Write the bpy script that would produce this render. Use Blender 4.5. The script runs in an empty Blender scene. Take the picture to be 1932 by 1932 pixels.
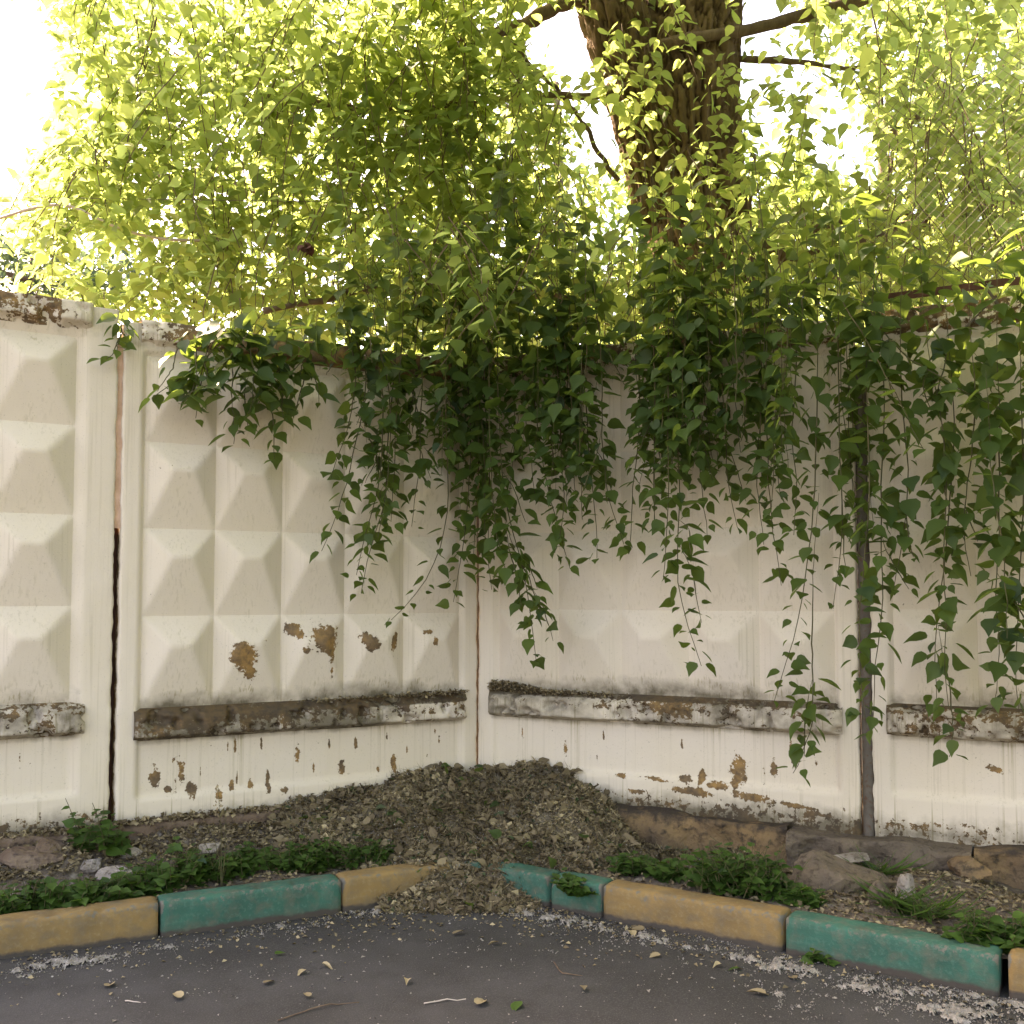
import bpy, math, random
import numpy as np
from mathutils import Vector, Matrix
rnd = random.Random(7)
R = np.random.RandomState(11)
sc = bpy.context.scene
col = sc.collection

# ------------------------------------------------------------------ camera, world, sun, exposure
F = 1932.0; PITCH = math.radians(3.0); SHIFT = 0.0273; HC = 1.6
cam_d = bpy.data.cameras.new("camera"); cam = bpy.data.objects.new("camera", cam_d); col.objects.link(cam)
cam.location = (0, 0, HC); cam.rotation_euler = (math.pi/2 + PITCH, 0, 0)
cam_d.sensor_width = 36; cam_d.lens = 36.0; cam_d.shift_y = SHIFT; cam_d.clip_end = 3000; cam_d.clip_start = .05
sc.camera = cam
SUN_AZ = math.radians(-48)      # measured from +Y towards +X
SUN_EL = math.radians(46)
w = bpy.data.worlds.new("World"); sc.world = w; w.use_nodes = True
wt = w.node_tree; wt.nodes.clear()
sky = wt.nodes.new("ShaderNodeTexSky"); sky.sky_type = 'NISHITA'; sky.sun_disc = False
sky.sun_elevation = SUN_EL; sky.sun_rotation = SUN_AZ; sky.air_density = 1.0; sky.dust_density = 3.0; sky.ozone_density = 1.0
bg = wt.nodes.new("ShaderNodeBackground"); bg.inputs[1].default_value = 0.15
wo = wt.nodes.new("ShaderNodeOutputWorld")
wt.links.new(sky.outputs[0], bg.inputs[0]); wt.links.new(bg.outputs[0], wo.inputs[0])
sd = bpy.data.lights.new("sun", 'SUN'); so = bpy.data.objects.new("sun", sd); col.objects.link(so)
sd.energy = 5.0; sd.angle = math.radians(.53); sd.color = (1, .94, .82)
sdir = Vector((math.sin(SUN_AZ)*math.cos(SUN_EL), math.cos(SUN_AZ)*math.cos(SUN_EL), math.sin(SUN_EL)))
so.rotation_euler = sdir.to_track_quat('Z', 'Y').to_euler()
sc.view_settings.view_transform = 'Standard'; sc.view_settings.look = 'None'; sc.view_settings.gamma = 1
sc.view_settings.exposure = 2.93
sc.view_settings.use_white_balance = True; sc.view_settings.white_balance_temperature = 8600; sc.view_settings.white_balance_tint = 23
sc.render.engine = 'CYCLES'
sc.cycles.max_bounces = 8; sc.cycles.diffuse_bounces = 4; sc.cycles.transmission_bounces = 6

# ------------------------------------------------------------------ helpers
cp, sp = math.cos(PITCH), math.sin(PITCH)
def ray(px, py):
    u = (px-966)/F; v = (966-py)/F + SHIFT
    return (u, cp - v*sp, sp + v*cp)
def P(px, py, Y):                       # point seen at photo position (1932 grid) at distance Y
    d = ray(px, py); t = Y/d[1]
    return np.array((d[0]*t, Y, HC + d[2]*t))
def G(px, py, z=0.0):                   # point on a level ground of height z
    d = ray(px, py); t = (z-HC)/d[2]
    return np.array((d[0]*t, d[1]*t, z))
def proj(p):
    p = np.asarray(p, float); x = p[..., 0]; y = p[..., 1]; z = p[..., 2]-HC
    f = y*cp + z*sp; up = -y*sp + z*cp
    return 966 + F*x/f, 966 - F*(up/f - SHIFT)

def hsh(ix, iy, iz, seed):
    n = (ix*374761393 + iy*668265263 + iz*2147483647 + seed*974634777) & 0xffffffff
    n = ((n ^ (n >> 13))*1274126177) & 0xffffffff
    n = (n ^ (n >> 16)) & 0xffffffff
    return n/4294967295.0
def vnoise(x, y, z=0.0, seed=0):
    x, y, z = np.broadcast_arrays(np.asarray(x, float), np.asarray(y, float), np.asarray(z, float))
    xi = np.floor(x).astype(np.int64); yi = np.floor(y).astype(np.int64); zi = np.floor(z).astype(np.int64)
    fx = x-xi; fy = y-yi; fz = z-zi
    fx = fx*fx*(3-2*fx); fy = fy*fy*(3-2*fy); fz = fz*fz*(3-2*fz)
    r = 0
    for a in (0, 1):
        for b in (0, 1):
            for c in (0, 1):
                wgt = (fx if a else 1-fx)*(fy if b else 1-fy)*(fz if c else 1-fz)
                r = r + wgt*hsh(xi+a, yi+b, zi+c, seed)
    return r
def fbm(x, y, z=0.0, o=4, seed=0):
    s = 0; a = 1; t = 0; k = 1
    for i in range(o):
        s = s + a*vnoise(np.asarray(x)*k, np.asarray(y)*k, np.asarray(z)*k, seed+i*17); t += a; a *= .5; k *= 2.03
    return s/t
def sstep(a, b, x):
    t = np.clip((x-a)/(b-a), 0, 1); return t*t*(3-2*t)

def tag(o, label=None, cat=None, group=None, kind=None):
    if label: o['label'] = label
    if cat: o['category'] = cat
    if group: o['group'] = group
    if kind: o['kind'] = kind
    return o
def empty(name, loc=(0, 0, 0), rz=0.0, **k):
    o = bpy.data.objects.new(name, None); o.location = loc; o.rotation_euler = (0, 0, rz); o.empty_display_size = .1
    col.objects.link(o); return tag(o, **k)
def raw_mesh(name, V, faces, attrs=None, smooth=False):
    """V Nx3; faces: int array (M,3|4) or list of polygons"""
    me = bpy.data.meshes.new(name); V = np.asarray(V, np.float32)
    if isinstance(faces, np.ndarray):
        M, k = faces.shape
        me.vertices.add(len(V)); me.vertices.foreach_set('co', V.ravel())
        me.loops.add(M*k); me.loops.foreach_set('vertex_index', faces.astype(np.int32).ravel())
        me.polygons.add(M); me.polygons.foreach_set('loop_start', np.arange(0, M*k, k, dtype=np.int32))
        me.polygons.foreach_set('loop_total', np.full(M, k, np.int32))
        me.update(calc_edges=True)
    else:
        me.from_pydata([tuple(map(float, v)) for v in V], [], [tuple(map(int, f)) for f in faces]); me.update()
    if attrs:
        for k_, a in attrs.items():
            at = me.attributes.new(k_, 'FLOAT', 'POINT'); at.data.foreach_set('value', np.asarray(a, np.float32))
    if smooth: me.polygons.foreach_set('use_smooth', np.ones(len(me.polygons), bool))
    return me
def mobj(name, me, mat=None, parent=None, **k):
    if mat is not None and not me.materials: me.materials.append(mat)
    o = bpy.data.objects.new(name, me); col.objects.link(o)
    if parent: o.parent = parent
    return tag(o, **k)
def grid_faces(nu, nv, off=0):
    i = np.arange(nu-1)[:, None]; j = np.arange(nv-1)[None, :]
    a = (i*nv + j).ravel()
    return np.stack([a, a+nv, a+nv+1, a+1], 1) + off
class MB:
    def __init__(s): s.v = []; s.f = []; s.n = 0
    def add(s, V, Fc):
        V = np.asarray(V, float); s.v.append(V)
        for f in Fc: s.f.append([int(i)+s.n for i in f])
        s.n += len(V)
    def tube(s, pts, rad, k=6, cap=True, jit=None):
        pts = np.asarray(pts, float); n = len(pts)
        rad = np.broadcast_to(np.asarray(rad, float), (n,))
        T = np.gradient(pts, axis=0); T /= np.linalg.norm(T, axis=1)[:, None]+1e-9
        ref = np.array((0, 0, 1.)) if abs(T[0][2]) < .9 else np.array((0, 1., 0))
        V = []
        for i in range(n):
            a = np.cross(T[i], ref); a /= np.linalg.norm(a)+1e-9; b = np.cross(T[i], a)
            for q in range(k):
                th = 2*math.pi*q/k; V.append(pts[i] + rad[i]*(a*math.cos(th)+b*math.sin(th)))
        Fc = [[i*k+q, i*k+(q+1) % k, (i+1)*k+(q+1) % k, (i+1)*k+q] for i in range(n-1) for q in range(k)]
        if cap: Fc += [list(range(k))[::-1], [(n-1)*k+q for q in range(k)]]
        s.add(V, Fc)
    def mesh(s, name, smooth=False):
        return raw_mesh(name, np.concatenate(s.v), s.f, None, smooth)

# ------------------------------------------------------------------ node helpers
def mat_new(name):
    m = bpy.data.materials.new(name); m.use_nodes = True; t = m.node_tree; t.nodes.clear()
    return m, t
class NT:
    def __init__(s, t): s.t = t
    def n(s, typ, **k):
        x = s.t.nodes.new(typ)
        for a, b in k.items(): setattr(x, a, b)
        return x
    def l(s, a, b): s.t.links.new(a, b)
    def setin(s, node, i, v):
        if hasattr(v, 'is_output') or isinstance(v, bpy.types.NodeSocket): s.l(v, node.inputs[i])
        elif isinstance(v, (tuple, list)) and len(v) == 3 and node.inputs[i].type == 'RGBA': node.inputs[i].default_value = (*v, 1)
        else: node.inputs[i].default_value = v
    def math(s, op, a, b=0.0, c=0.0, clamp=False):
        x = s.n('ShaderNodeMath', operation=op, use_clamp=clamp); s.setin(x, 0, a); s.setin(x, 1, b)
        if op in ('MULTIPLY_ADD',): s.setin(x, 2, c)
        return x.outputs[0]
    def noise(s, vec, scale, detail=4, rough=.55):
        x = s.n('ShaderNodeTexNoise'); s.l(vec, x.inputs['Vector']); x.inputs['Scale'].default_value = scale
        x.inputs['Detail'].default_value = detail; x.inputs['Roughness'].default_value = rough
        return x.outputs['Fac']
    def mapping(s, vec, scale=(1, 1, 1), loc=(0, 0, 0)):
        x = s.n('ShaderNodeMapping'); s.l(vec, x.inputs[0]); x.inputs['Scale'].default_value = scale; x.inputs['Location'].default_value = loc
        return x.outputs[0]
    def range(s, v, a, b, c=0.0, d=1.0):
        x = s.n('ShaderNodeMapRange'); s.setin(x, 0, v)
        for i, q in enumerate((a, b, c, d)): x.inputs[i+1].default_value = q
        return x.outputs[0]
    def mix(s, f, a, b):
        x = s.n('ShaderNodeMix', data_type='RGBA'); s.setin(x, 0, f)
        for i, q in ((6, a), (7, b)):
            if isinstance(q, (tuple, list)): x.inputs[i].default_value = (*q, 1)
            else: s.l(q, x.inputs[i])
        return x.outputs[2]
    def coord(s): return s.n('ShaderNodeTexCoord').outputs['Object']
    def attr(s, name): return s.n('ShaderNodeAttribute', attribute_name=name).outputs['Fac']
    def bump(s, h, strength=.3, dist=.01):
        x = s.n('ShaderNodeBump'); x.inputs['Strength'].default_value = strength; x.inputs['Distance'].default_value = dist
        s.l(h, x.inputs['Height']); return x.outputs[0]
    def out(s, colr, rough=.85, normal=None, spec=.3, metal=0.0):
        b = s.n('ShaderNodeBsdfPrincipled'); s.setin(b, 'Base Color', colr) if not isinstance(colr, tuple) else b.inputs['Base Color'].__setattr__('default_value', (*colr, 1))
        s.setin(b, 'Roughness', rough); b.inputs['Specular IOR Level'].default_value = spec; b.inputs['Metallic'].default_value = metal
        if normal is not None: s.l(normal, b.inputs['Normal'])
        o = s.n('ShaderNodeOutputMaterial'); s.l(b.outputs[0], o.inputs[0]); return b, o

def concrete_paint(name, base=(.635, .56, .455), base2=(.61, .53, .405)):
    m, t = mat_new(name); N = NT(t); co = N.coord()
    big = N.noise(co, 1.3, 3); mid = N.noise(co, 9, 5, .6); fine = N.noise(co, 70, 4, .6); rag = N.noise(co, 26, 6, .65)
    peel = N.attr('peel'); grime_shade = N.attr('grime_shade')
    st = N.noise(N.mapping(co, (75, 75, 1.1)), 1.0, 2); st2 = N.noise(N.mapping(co, (11, 11, .45), (3, 1, 2)), 1.0, 3)
    c = N.mix(N.range(big, .3, .7), base, base2)
    c = N.mix(N.math('MULTIPLY', N.range(mid, .5, .8), .05), c, (.50, .45, .34))
    stm = N.math('MULTIPLY', N.range(st, .54, .66), N.range(st2, .40, .62))
    stm = N.math('MULTIPLY', stm, N.math('ADD', N.math('MULTIPLY', grime_shade, 2.2), .20), clamp=True)
    c = N.mix(N.math('MULTIPLY', stm, .7), c, (.30, .25, .14))
    # fine specks
    c = N.mix(N.math('MULTIPLY', N.range(N.noise(co, 120, 2, .5), .66, .72), .45), c, (.32, .28, .2))
    # soft dirt, and the painted shade line under the ledge
    gm = N.range(N.math('ADD', grime_shade, N.math('MULTIPLY', N.math('SUBTRACT', mid, .5), N.math('MULTIPLY_ADD', grime_shade, 1.5, .15))), .30, .85)
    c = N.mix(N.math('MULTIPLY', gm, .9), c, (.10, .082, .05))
    # peeled paint
    raw = N.mix(N.range(N.noise(co, 5, 3), .42, .58), (.30, .175, .065), (.17, .115, .065))
    raw = N.mix(N.range(rag, .45, .7), raw, (.085, .06, .04))
    e = N.math('ADD', peel, N.math('MULTIPLY', N.math('SUBTRACT', rag, .5), 1.5))
    e = N.math('ADD', e, N.math('MULTIPLY', N.math('SUBTRACT', N.noise(co, 8, 2), .5), .9))
    e = N.math('ADD', e, N.math('MULTIPLY', N.math('SUBTRACT', N.noise(co, 75, 3, .6), .5), .55))
    pm = N.range(e, .485, .515)
    rawc = N.mix(N.math('MULTIPLY', gm, .75), raw, (.045, .037, .026))
    c = N.mix(pm, c, rawc)
    h = N.math('ADD', N.math('MULTIPLY', fine, .35), N.math('MULTIPLY', mid, .2))
    h = N.math('SUBTRACT', h, N.math('MULTIPLY', pm, 1.3))
    N.out(c, .9, N.bump(h, .55, .006), .2)
    return m
def simple_mat(name, c1, c2, scale=6, rough=.9, bs=.5, bd=.01, c3=None, stretch=None, spec=.2, metal=0):
    m, t = mat_new(name); N = NT(t); co = N.coord()
    if stretch: co = N.mapping(co, stretch)
    a = N.noise(co, scale, 6, .6); b = N.noise(co, scale*5, 4, .6)
    c = N.mix(N.range(a, .35, .65), c1, c2)
    if c3: c = N.mix(N.range(b, .52, .7), c, c3)
    N.out(c, rough, N.bump(N.math('ADD', a, N.math('MULTIPLY', b, .5)), bs, bd), spec, metal)
    return m
def leaf_mat(name, dark, light, trans, tmix=.45, rough=.58, blue=(.03, .07, .055)):
    m, t = mat_new(name); N = NT(t)
    v = N.attr('leafvar')
    c = N.mix(v, dark, light)
    tc = N.mix(v, tuple(x*.75 for x in trans), trans)
    c = N.mix(N.range(v, .06, .0), c, blue)
    b = N.n('ShaderNodeBsdfPrincipled'); N.l(c, b.inputs['Base Color']); b.inputs['Roughness'].default_value = rough
    b.inputs['Specular IOR Level'].default_value = .3
    tr = N.n('ShaderNodeBsdfTranslucent'); N.l(tc, tr.inputs[0])
    mx = N.n('ShaderNodeMixShader'); mx.inputs[0].default_value = tmix
    N.l(b.outputs[0], mx.inputs[1]); N.l(tr.outputs[0], mx.inputs[2])
    o = N.n('ShaderNodeOutputMaterial'); N.l(mx.outputs[0], o.inputs[0])
    return m

M = {}
M['paint'] = concrete_paint('whitewashed_concrete')
M['post'] = simple_mat('grey_steel', (.075, .065, .052), (.13, .11, .085), 7, .7, .4, .004, (.10, .05, .03))
M['rust'] = simple_mat('rusty_steel', (.055, .024, .015), (.10, .045, .028), 9, .8, .5, .004, (.06, .03, .02))
M['found'] = simple_mat('raw_foundation_concrete', (.23, .145, .07), (.13, .09, .055), 4, .95, 1, .04, (.05, .038, .026))
def dirty_top(m, z0, z1):
    t = m.node_tree; N = NT(t); pb = [n for n in t.nodes if n.type == 'BSDF_PRINCIPLED'][0]; src = pb.inputs['Base Color'].links[0].from_socket
    co = N.coord(); sx = N.n('ShaderNodeSeparateXYZ'); N.l(co, sx.inputs[0])
    z = N.math('ADD', sx.outputs[2], N.math('MULTIPLY', N.math('SUBTRACT', N.noise(co, 11, 5, .65), .5), .22))
    N.l(N.mix(N.range(z, z0, z1), src, (.05, .038, .028)), pb.inputs['Base Color'])
dirty_top(M['found'], .23, .29)
M['found_grey'] = simple_mat('grey_foundation_mortar', (.115, .09, .066), (.16, .12, .08), 5, .95, 1, .04, (.06, .045, .033))
M['stone'] = simple_mat('rubble_stone', (.12, .078, .052), (.19, .14, .10), 5, .95, 1, .03, (.07, .05, .04))
M['crust'] = simple_mat('pale_mortar', (.32, .28, .24), (.17, .14, .11), 9, .95, 1, .02, (.09, .07, .05))
M['pink'] = simple_mat('pinkish_lit_edge', (.72, .50, .38), (.55, .36, .25), 12, .9, .6, .01)  # pinkish tone carries the sunlight on the panel's end face
M['soil'] = simple_mat('dark_soil', (.07, .055, .04), (.13, .10, .075), 5, 1, 1, .03, (.20, .175, .14))
M['litter'] = simple_mat('leaf_litter_bed', (.11, .09, .06), (.22, .18, .125), 14, 1, 1, .03, (.05, .04, .028))
M['stem'] = simple_mat('green_brown_stem', (.065, .07, .03), (.095, .075, .035), 20, .8)
M['branch'] = simple_mat('branch_bark', (.10, .065, .045), (.17, .12, .08), 14, .95, .8, .01, stretch=(1, 1, .4))
M['cable'] = simple_mat('pale_cable', (.5, .42, .36), (.42, .34, .28), 8, .6)
M['wire'] = simple_mat('dark_wire', (.10, .09, .08), (.15, .11, .08), 8, .6)
M['fluff'] = simple_mat('poplar_fluff', (.36, .33, .29), (.22, .20, .17), 38, 1, 1, .01, (.15, .135, .11))
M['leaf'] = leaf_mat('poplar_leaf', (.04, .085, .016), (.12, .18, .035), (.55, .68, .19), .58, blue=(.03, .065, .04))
M['leaf_front'] = leaf_mat('shade_poplar_leaf', (.02, .046, .012), (.052, .095, .018), (.30, .42, .07), .40, blue=(.03, .065, .05))  # darker copy of the poplar leaf, with shade put into its colour
M['leaf_far'] = leaf_mat('far_tree_leaf', (.05, .10, .03), (.11, .17, .04), (.42, .56, .14), .5)
M['leaf_greyish'] = leaf_mat('grey_green_leaf', (.05, .085, .05), (.09, .13, .07), (.16, .24, .09), .35)
M['weed'] = leaf_mat('weed_leaf', (.022, .055, .010), (.05, .105, .016), (.14, .28, .03), .3)
M['dry'] = leaf_mat('dry_leaf', (.085, .06, .032), (.43, .345, .20), (.12, .09, .04), .15, .8, blue=(.05, .07, .03))

# asphalt
m, t = mat_new('asphalt'); N = NT(t); co = N.coord()
a = N.noise(co, .9, 5, .6); b = N.noise(co, 6, 5, .6); g = N.noise(co, 160, 3, .6); g2 = N.noise(co, 45, 3)
c = N.mix(N.range(a, .38, .62), (.031, .0295, .027), (.053, .0505, .0485))
c = N.mix(N.math('MULTIPLY', N.range(b, .45, .7), .5), c, (.024, .021, .018))
c = N.mix(N.math('MULTIPLY', N.range(g, .5, .72), .6), c, (.105, .10, .095))
c = N.mix(N.range(g2, .73, .77), c, (.30, .28, .25))
N.out(c, .85, N.bump(N.math('ADD', g, N.math('MULTIPLY', g2, .6)), .5, .004), .3)
M['asphalt'] = m

def curb_mat(name, ca, cb, cc):
    m, t = mat_new(name); N = NT(t); co = N.coord()
    a = N.noise(co, 5, 5, .6); b = N.noise(co, 40, 4, .65); e = N.noise(co, 14, 5, .6)
    sx = N.n('ShaderNodeSeparateXYZ'); N.l(co, sx.inputs[0])
    c = N.mix(N.range(a, .35, .65), ca, cb)
    c = N.mix(N.math('MULTIPLY', N.range(b, .5, .72), .6), c, cc)
    c = N.mix(N.math('MULTIPLY', N.range(e, .46, .70), .6), c, (.12, .10, .07))
    zz = N.math('ADD', sx.outputs[2], N.math('MULTIPLY', N.math('SUBTRACT', e, .5), .05))
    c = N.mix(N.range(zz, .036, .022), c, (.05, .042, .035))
    wear = N.math('ADD', N.noise(co, 30, 5, .7), N.attr('edge'))
    c = N.mix(N.range(wear, .86, .97), c, (.13, .12, .095))
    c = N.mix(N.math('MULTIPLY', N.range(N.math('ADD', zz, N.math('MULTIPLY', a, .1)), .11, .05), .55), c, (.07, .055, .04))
    N.out(c, .8, N.bump(N.math('ADD', a, b), .5, .006), .3)
    return m
M['curb_yellow'] = curb_mat('yellow_curb_paint', (.25, .155, .055), (.18, .115, .047), (.28, .205, .10))
M['curb_green'] = curb_mat('green_curb_paint', (.027, .12, .082), (.022, .08, .055), (.075, .165, .12))

# ------------------------------------------------------------------ layout of the corner
CX, CY = -.227, 6.86
LU = np.array((.8653, .5012)); RU = np.array((.8998, -.4363))
def wallY(px):
    return 1932/(336-.0828*(px-245)) if px < 905 else 1/(.1458+.0000382*(px-922))
def wall_y_at(x):
    x = np.asarray(x, float)
    return np.where(x < CX, CY + (x-CX)*LU[1]/LU[0], CY + (x-CX)*RU[1]/RU[0])
def curb_y_at(x):
    x = np.asarray(x, float); return np.where(x < -.212, 5.6575+.5*x, 5.415-.645*x)

# ------------------------------------------------------------------ ground
def asphalt():
    xs = np.concatenate([[-600, -60, -15], np.linspace(-6, 6, 90), [15, 60, 600]])
    ys = np.concatenate([[-600, -60, -8], np.linspace(-1, 8, 70), [12, 60, 900]])
    X, Y = np.meshgrid(xs, ys, indexing='ij')
    Z = (fbm(X*.9, Y*.9, 0, 3, 5)-.5)*.03*(np.abs(X) < 7)*(np.abs(Y) < 9)
    Z = Z*sstep(0, 1, 1)
    mobj('asphalt_road', raw_mesh('asphalt_road', np.stack([X, Y, Z], -1).reshape(-1, 3), grid_faces(len(xs), len(ys)), smooth=True), M['asphalt'], kind='structure')
asphalt()

def verge_z(x, y):
    d = y - curb_y_at(x) ; wy = wall_y_at(x)
    tt = np.clip(d/np.maximum(wy-curb_y_at(x), .2), 0, 1)
    z = .125 + .03*tt + (fbm(x*5, y*5, 0, 4, 9)-.5)*.10*sstep(.1, .35, d)
    # left bank is piled higher against the panels
    z = z + sstep(.45, 1.0, tt)*.14*(x < CX) - sstep(.3, .9, tt)*.10*(x > CX)
    # earth slumped at the right-hand post
    z = z + .10*np.exp(-((x-2.15)/.45)**2)*sstep(.15, .7, tt)
    return z
def pile_z(x, y):
    xr = x-CX
    top = np.interp(xr, [-2.3, -1.6, -1.2, -.9, -.65, -.35, -.1, .25, .62, .82, 1.0, 1.8], [.1, .18, .27, .38, .42, .475, .455, .47, .45, .33, .10, .05])
    off = np.interp(xr, [-2.3, -1.2, -.6, -.42, 0, .25, .45, .8, 1.5], [.85, .62, .30, -.1, -.36, -.24, .10, .55, 1.1])
    fz = np.interp(xr, [-.6, -.4, .35, .5], [.1, -.02, -.02, .1])
    yf = curb_y_at(x)+off; wy = wall_y_at(x)
    tt = (y-yf)/(wy-yf)
    z = fz + (top-fz)*np.clip(tt, 0, 1.05)**.8
    z = z + (fbm(x*6, y*6, 0, 4, 31)-.5)*.17*np.clip(tt*6, 0, 1)
    return np.where(tt < 0, -.15, z), tt
def verge():
    xs = np.arange(-6, 6.01, .03); ys = np.arange(2.0, 7.6, .03)
    X, Y = np.meshgrid(xs, ys, indexing='ij'); Z = verge_z(X, Y)
    fc = grid_faces(len(xs), len(ys)); V = np.stack([X, Y, Z], -1).reshape(-1, 3)
    d = (Y-curb_y_at(X)).ravel(); wd = (Y-wall_y_at(X)).ravel()
    keep = (d[fc].min(1) > .07) & (wd[fc].min(1) < .3)
    mobj('verge_soil', raw_mesh('verge_soil', V, fc[keep], smooth=True), M['soil'], kind='structure')
verge()
# ground beyond the fence
xs = np.array([-40, -10, -4.5, CX, 4.5, 10, 40.]); 
V = [(x, float(wall_y_at(x))+.16, .3) for x in xs] + [(x, 60, .3) for x in xs]
mobj('ground_behind_fence', raw_mesh('ground_behind_fence', V, [(i, i+1, i+8, i+7) for i in range(6)]), M['soil'], kind='structure')

# ------------------------------------------------------------------ fence panels
def blob(S, Z, x, z, rx, rz, ang=0):
    c, s = math.cos(ang), math.sin(ang); dx = S-x; dz = Z-z
    a = (dx*c+dz*s)/rx; b = (-dx*s+dz*c)/rz
    return np.exp(-(a*a+b*b)*.9)
def panel(label, org, u, W, dz, mL, mR, ncol, spots, peel_sill, peel_cap, seed, sbevL=.03, sbevR=.03, gr=1.0):
    n = np.array((u[1], -u[0])); rz = math.atan2(u[1], u[0])
    # local axes: x along the fence, -y towards the viewer, z up
    root = empty('fence_panel', (org[0], org[1], 0), rz, label=label, cat='fence panel', group='concrete fence panels with pyramid relief')
    zsill, ztop = .80, 3.04
    def fields(S, Z, h, kind):
        Zl = Z-dz
        peel = np.zeros(S.shape); grime_shade = np.zeros(S.shape)
        for (x, z, rx, r2, a, k) in spots: peel = np.maximum(peel, k*blob(S, Zl, x, z, rx, r2, a))
        # along the bottom edge
        bb = np.interp(Zl, [.2, .31, .38, .45], [.7, .52, .15, 0]); peel = np.maximum(peel, bb*gr*.9)
        grime_shade = np.maximum(grime_shade, np.interp(Zl, [.25, .34, .44], [.95, .5, .08])*gr)
        inf = sstep(mL-.04, mL+.03, S)*sstep(W-mR+.04, W-mR-.03, S)
        grime_shade = np.maximum(grime_shade, inf*np.interp(Zl, [.90, .965, 1.12], [.95, .75, 0])*(.6+.6*vnoise(S*3, 3, seed))*(Zl > .88))   # splash above the ledge
        grime_shade = np.maximum(grime_shade, (.15+.85*inf)*np.interp(Zl, [.25, .50, .60, .735, .765, .8], [.10, .05, .08, .22, .62, .7])*(Zl < .8))                                    # drips, and the ledge's shadow line painted in below it
        grime_shade = np.maximum(grime_shade, np.interp(Zl, [2.6, 2.97, 3.02], [0, .26, .45]))
        if kind == 'sill':
            grime_shade = np.where(Zl > .895, 1.1, .42+.5*vnoise(S*2.2, 0, seed)*(2-gr)); peel = peel_sill(S) + (Zl > .895)*.2 - (Zl < .83)*.12
        if kind == 'cap':
            grime_shade = np.full(S.shape, .35); peel = peel_cap(S)
        return dict(peel=peel, grime_shade=grime_shade)
    # slab: front relief + sides + back
    ns = int(W/.014); zs = np.concatenate([np.arange(-.1, ztop+.095, .014), [ztop+.10]])
    ss = np.linspace(0, W, ns)
    S, Z = np.meshgrid(ss, zs, indexing='ij'); Zl = Z-dz
    fl = sstep(mL, mL+sbevL, S)*sstep(W-mR, W-mR-sbevR, S)
    up = sstep(.93, .96, Zl)*sstep(3.0, 2.96, Zl); lo = sstep(.44, .47, Zl)*sstep(.86, .84, Zl)
    H = -.03*fl*np.maximum(up, np.maximum(lo, (Zl > .80)*(Zl < .95)))
    H = H + (fbm(S*2.5, Z*2.5, seed, 3, seed)-.5)*.004 + (fbm(S*30, Z*30, seed, 2, seed+3)-.5)*.0025
    # broken edges of the panel
    ch = (np.exp(-S/.012)+np.exp(-(W-S)/.012))*.02*np.maximum(0, fbm(Z*14, seed, 0, 3, seed)-.3)
    H = H-ch
    Se = S + np.where(S < .001, 1, 0)*.014*(fbm(Z*16, 3, seed, 3, 1)-.35) - np.where(S > W-.001, 1, 0)*.014*(fbm(Z*16, 7, seed, 3, 2)-.35)
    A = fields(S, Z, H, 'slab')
    V = np.stack([Se, -H, Z+dz*0], -1).reshape(-1, 3); V[:, 2] += 0
    nf = len(V); nv = len(zs)
    fc = grid_faces(ns, nv)
    # thickness ring
    ring = [i*nv for i in range(ns)] + [(ns-1)*nv+j for j in range(1, nv)] + [i*nv+nv-1 for i in range(ns-2, -1, -1)] + [j for j in range(nv-2, 0, -1)]
    rb = V[ring].copy(); rb[:, 1] = .13
    V2 = np.concatenate([V, rb]); k = len(ring); q = np.arange(k)
    side = np.stack([np.array(ring), nf+q, nf+(q+1) % k, np.array(ring)[(q+1) % k]], 1)
    c0, c1, c2, c3 = nf, nf+ns-1, nf+ns-1+nv-1, nf+ns-1+nv-1+ns-1
    back = np.array([[c0, c3, c2, c1]])
    V2[:, 2] = np.where(V2[:, 2] > ztop, V2[:, 2]+dz, V2[:, 2])
    at = {kk: np.concatenate([v.ravel(), np.full(k, 1.0 if kk == 'peel' else .1)]) for kk, v in A.items()}
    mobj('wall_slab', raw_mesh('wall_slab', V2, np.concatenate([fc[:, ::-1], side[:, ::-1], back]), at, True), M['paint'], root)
    # pyramid blocks
    x0, x1 = mL+sbevL*.9, W-mR-sbevR*.9; rows = [.958, 1.472, 1.973, 2.469, 2.962]
    cw = (x1-x0)/ncol
    for r in range(4):
        for cI in range(ncol):
            a0, a1 = x0+cI*cw, x0+(cI+1)*cw; b0, b1 = rows[r]+dz, rows[r+1]+dz
            uu = np.linspace(0, 1, 23); vv = np.concatenate([np.linspace(0, .67, 18), np.linspace(.67, 1, 10)[1:]])
            Uu, Vv = np.meshgrid(uu, vv, indexing='ij')
            # four facets: nearest of planes through the edges and the short ridge (.36-.64, .68)
            top = (1-Vv)/.325; bot = Vv/.675; lf = Uu/.36; rg = (1-Uu)/.36
            hh = np.minimum(np.minimum(top, bot), np.minimum(lf, rg)); hh = np.minimum(hh, 1.0)
            Sx = a0+(a1-a0)*Uu; Zx = b0+(b1-b0)*Vv
            Hh = -.0295 + .095*hh + (fbm(Sx*2.5, Zx*2.5, seed, 3, seed)-.5)*.004 + (fbm(Sx*30, Zx*30, seed, 2, seed+3)-.5)*.0025
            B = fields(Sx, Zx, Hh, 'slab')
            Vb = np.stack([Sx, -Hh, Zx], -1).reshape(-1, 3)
            mobj('pyramid_block', raw_mesh('pyramid_block', Vb, grid_faces(len(uu), len(vv))[:, ::-1], {kk: v.ravel() for kk, v in B.items()}, False), M['paint'], root)
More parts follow.
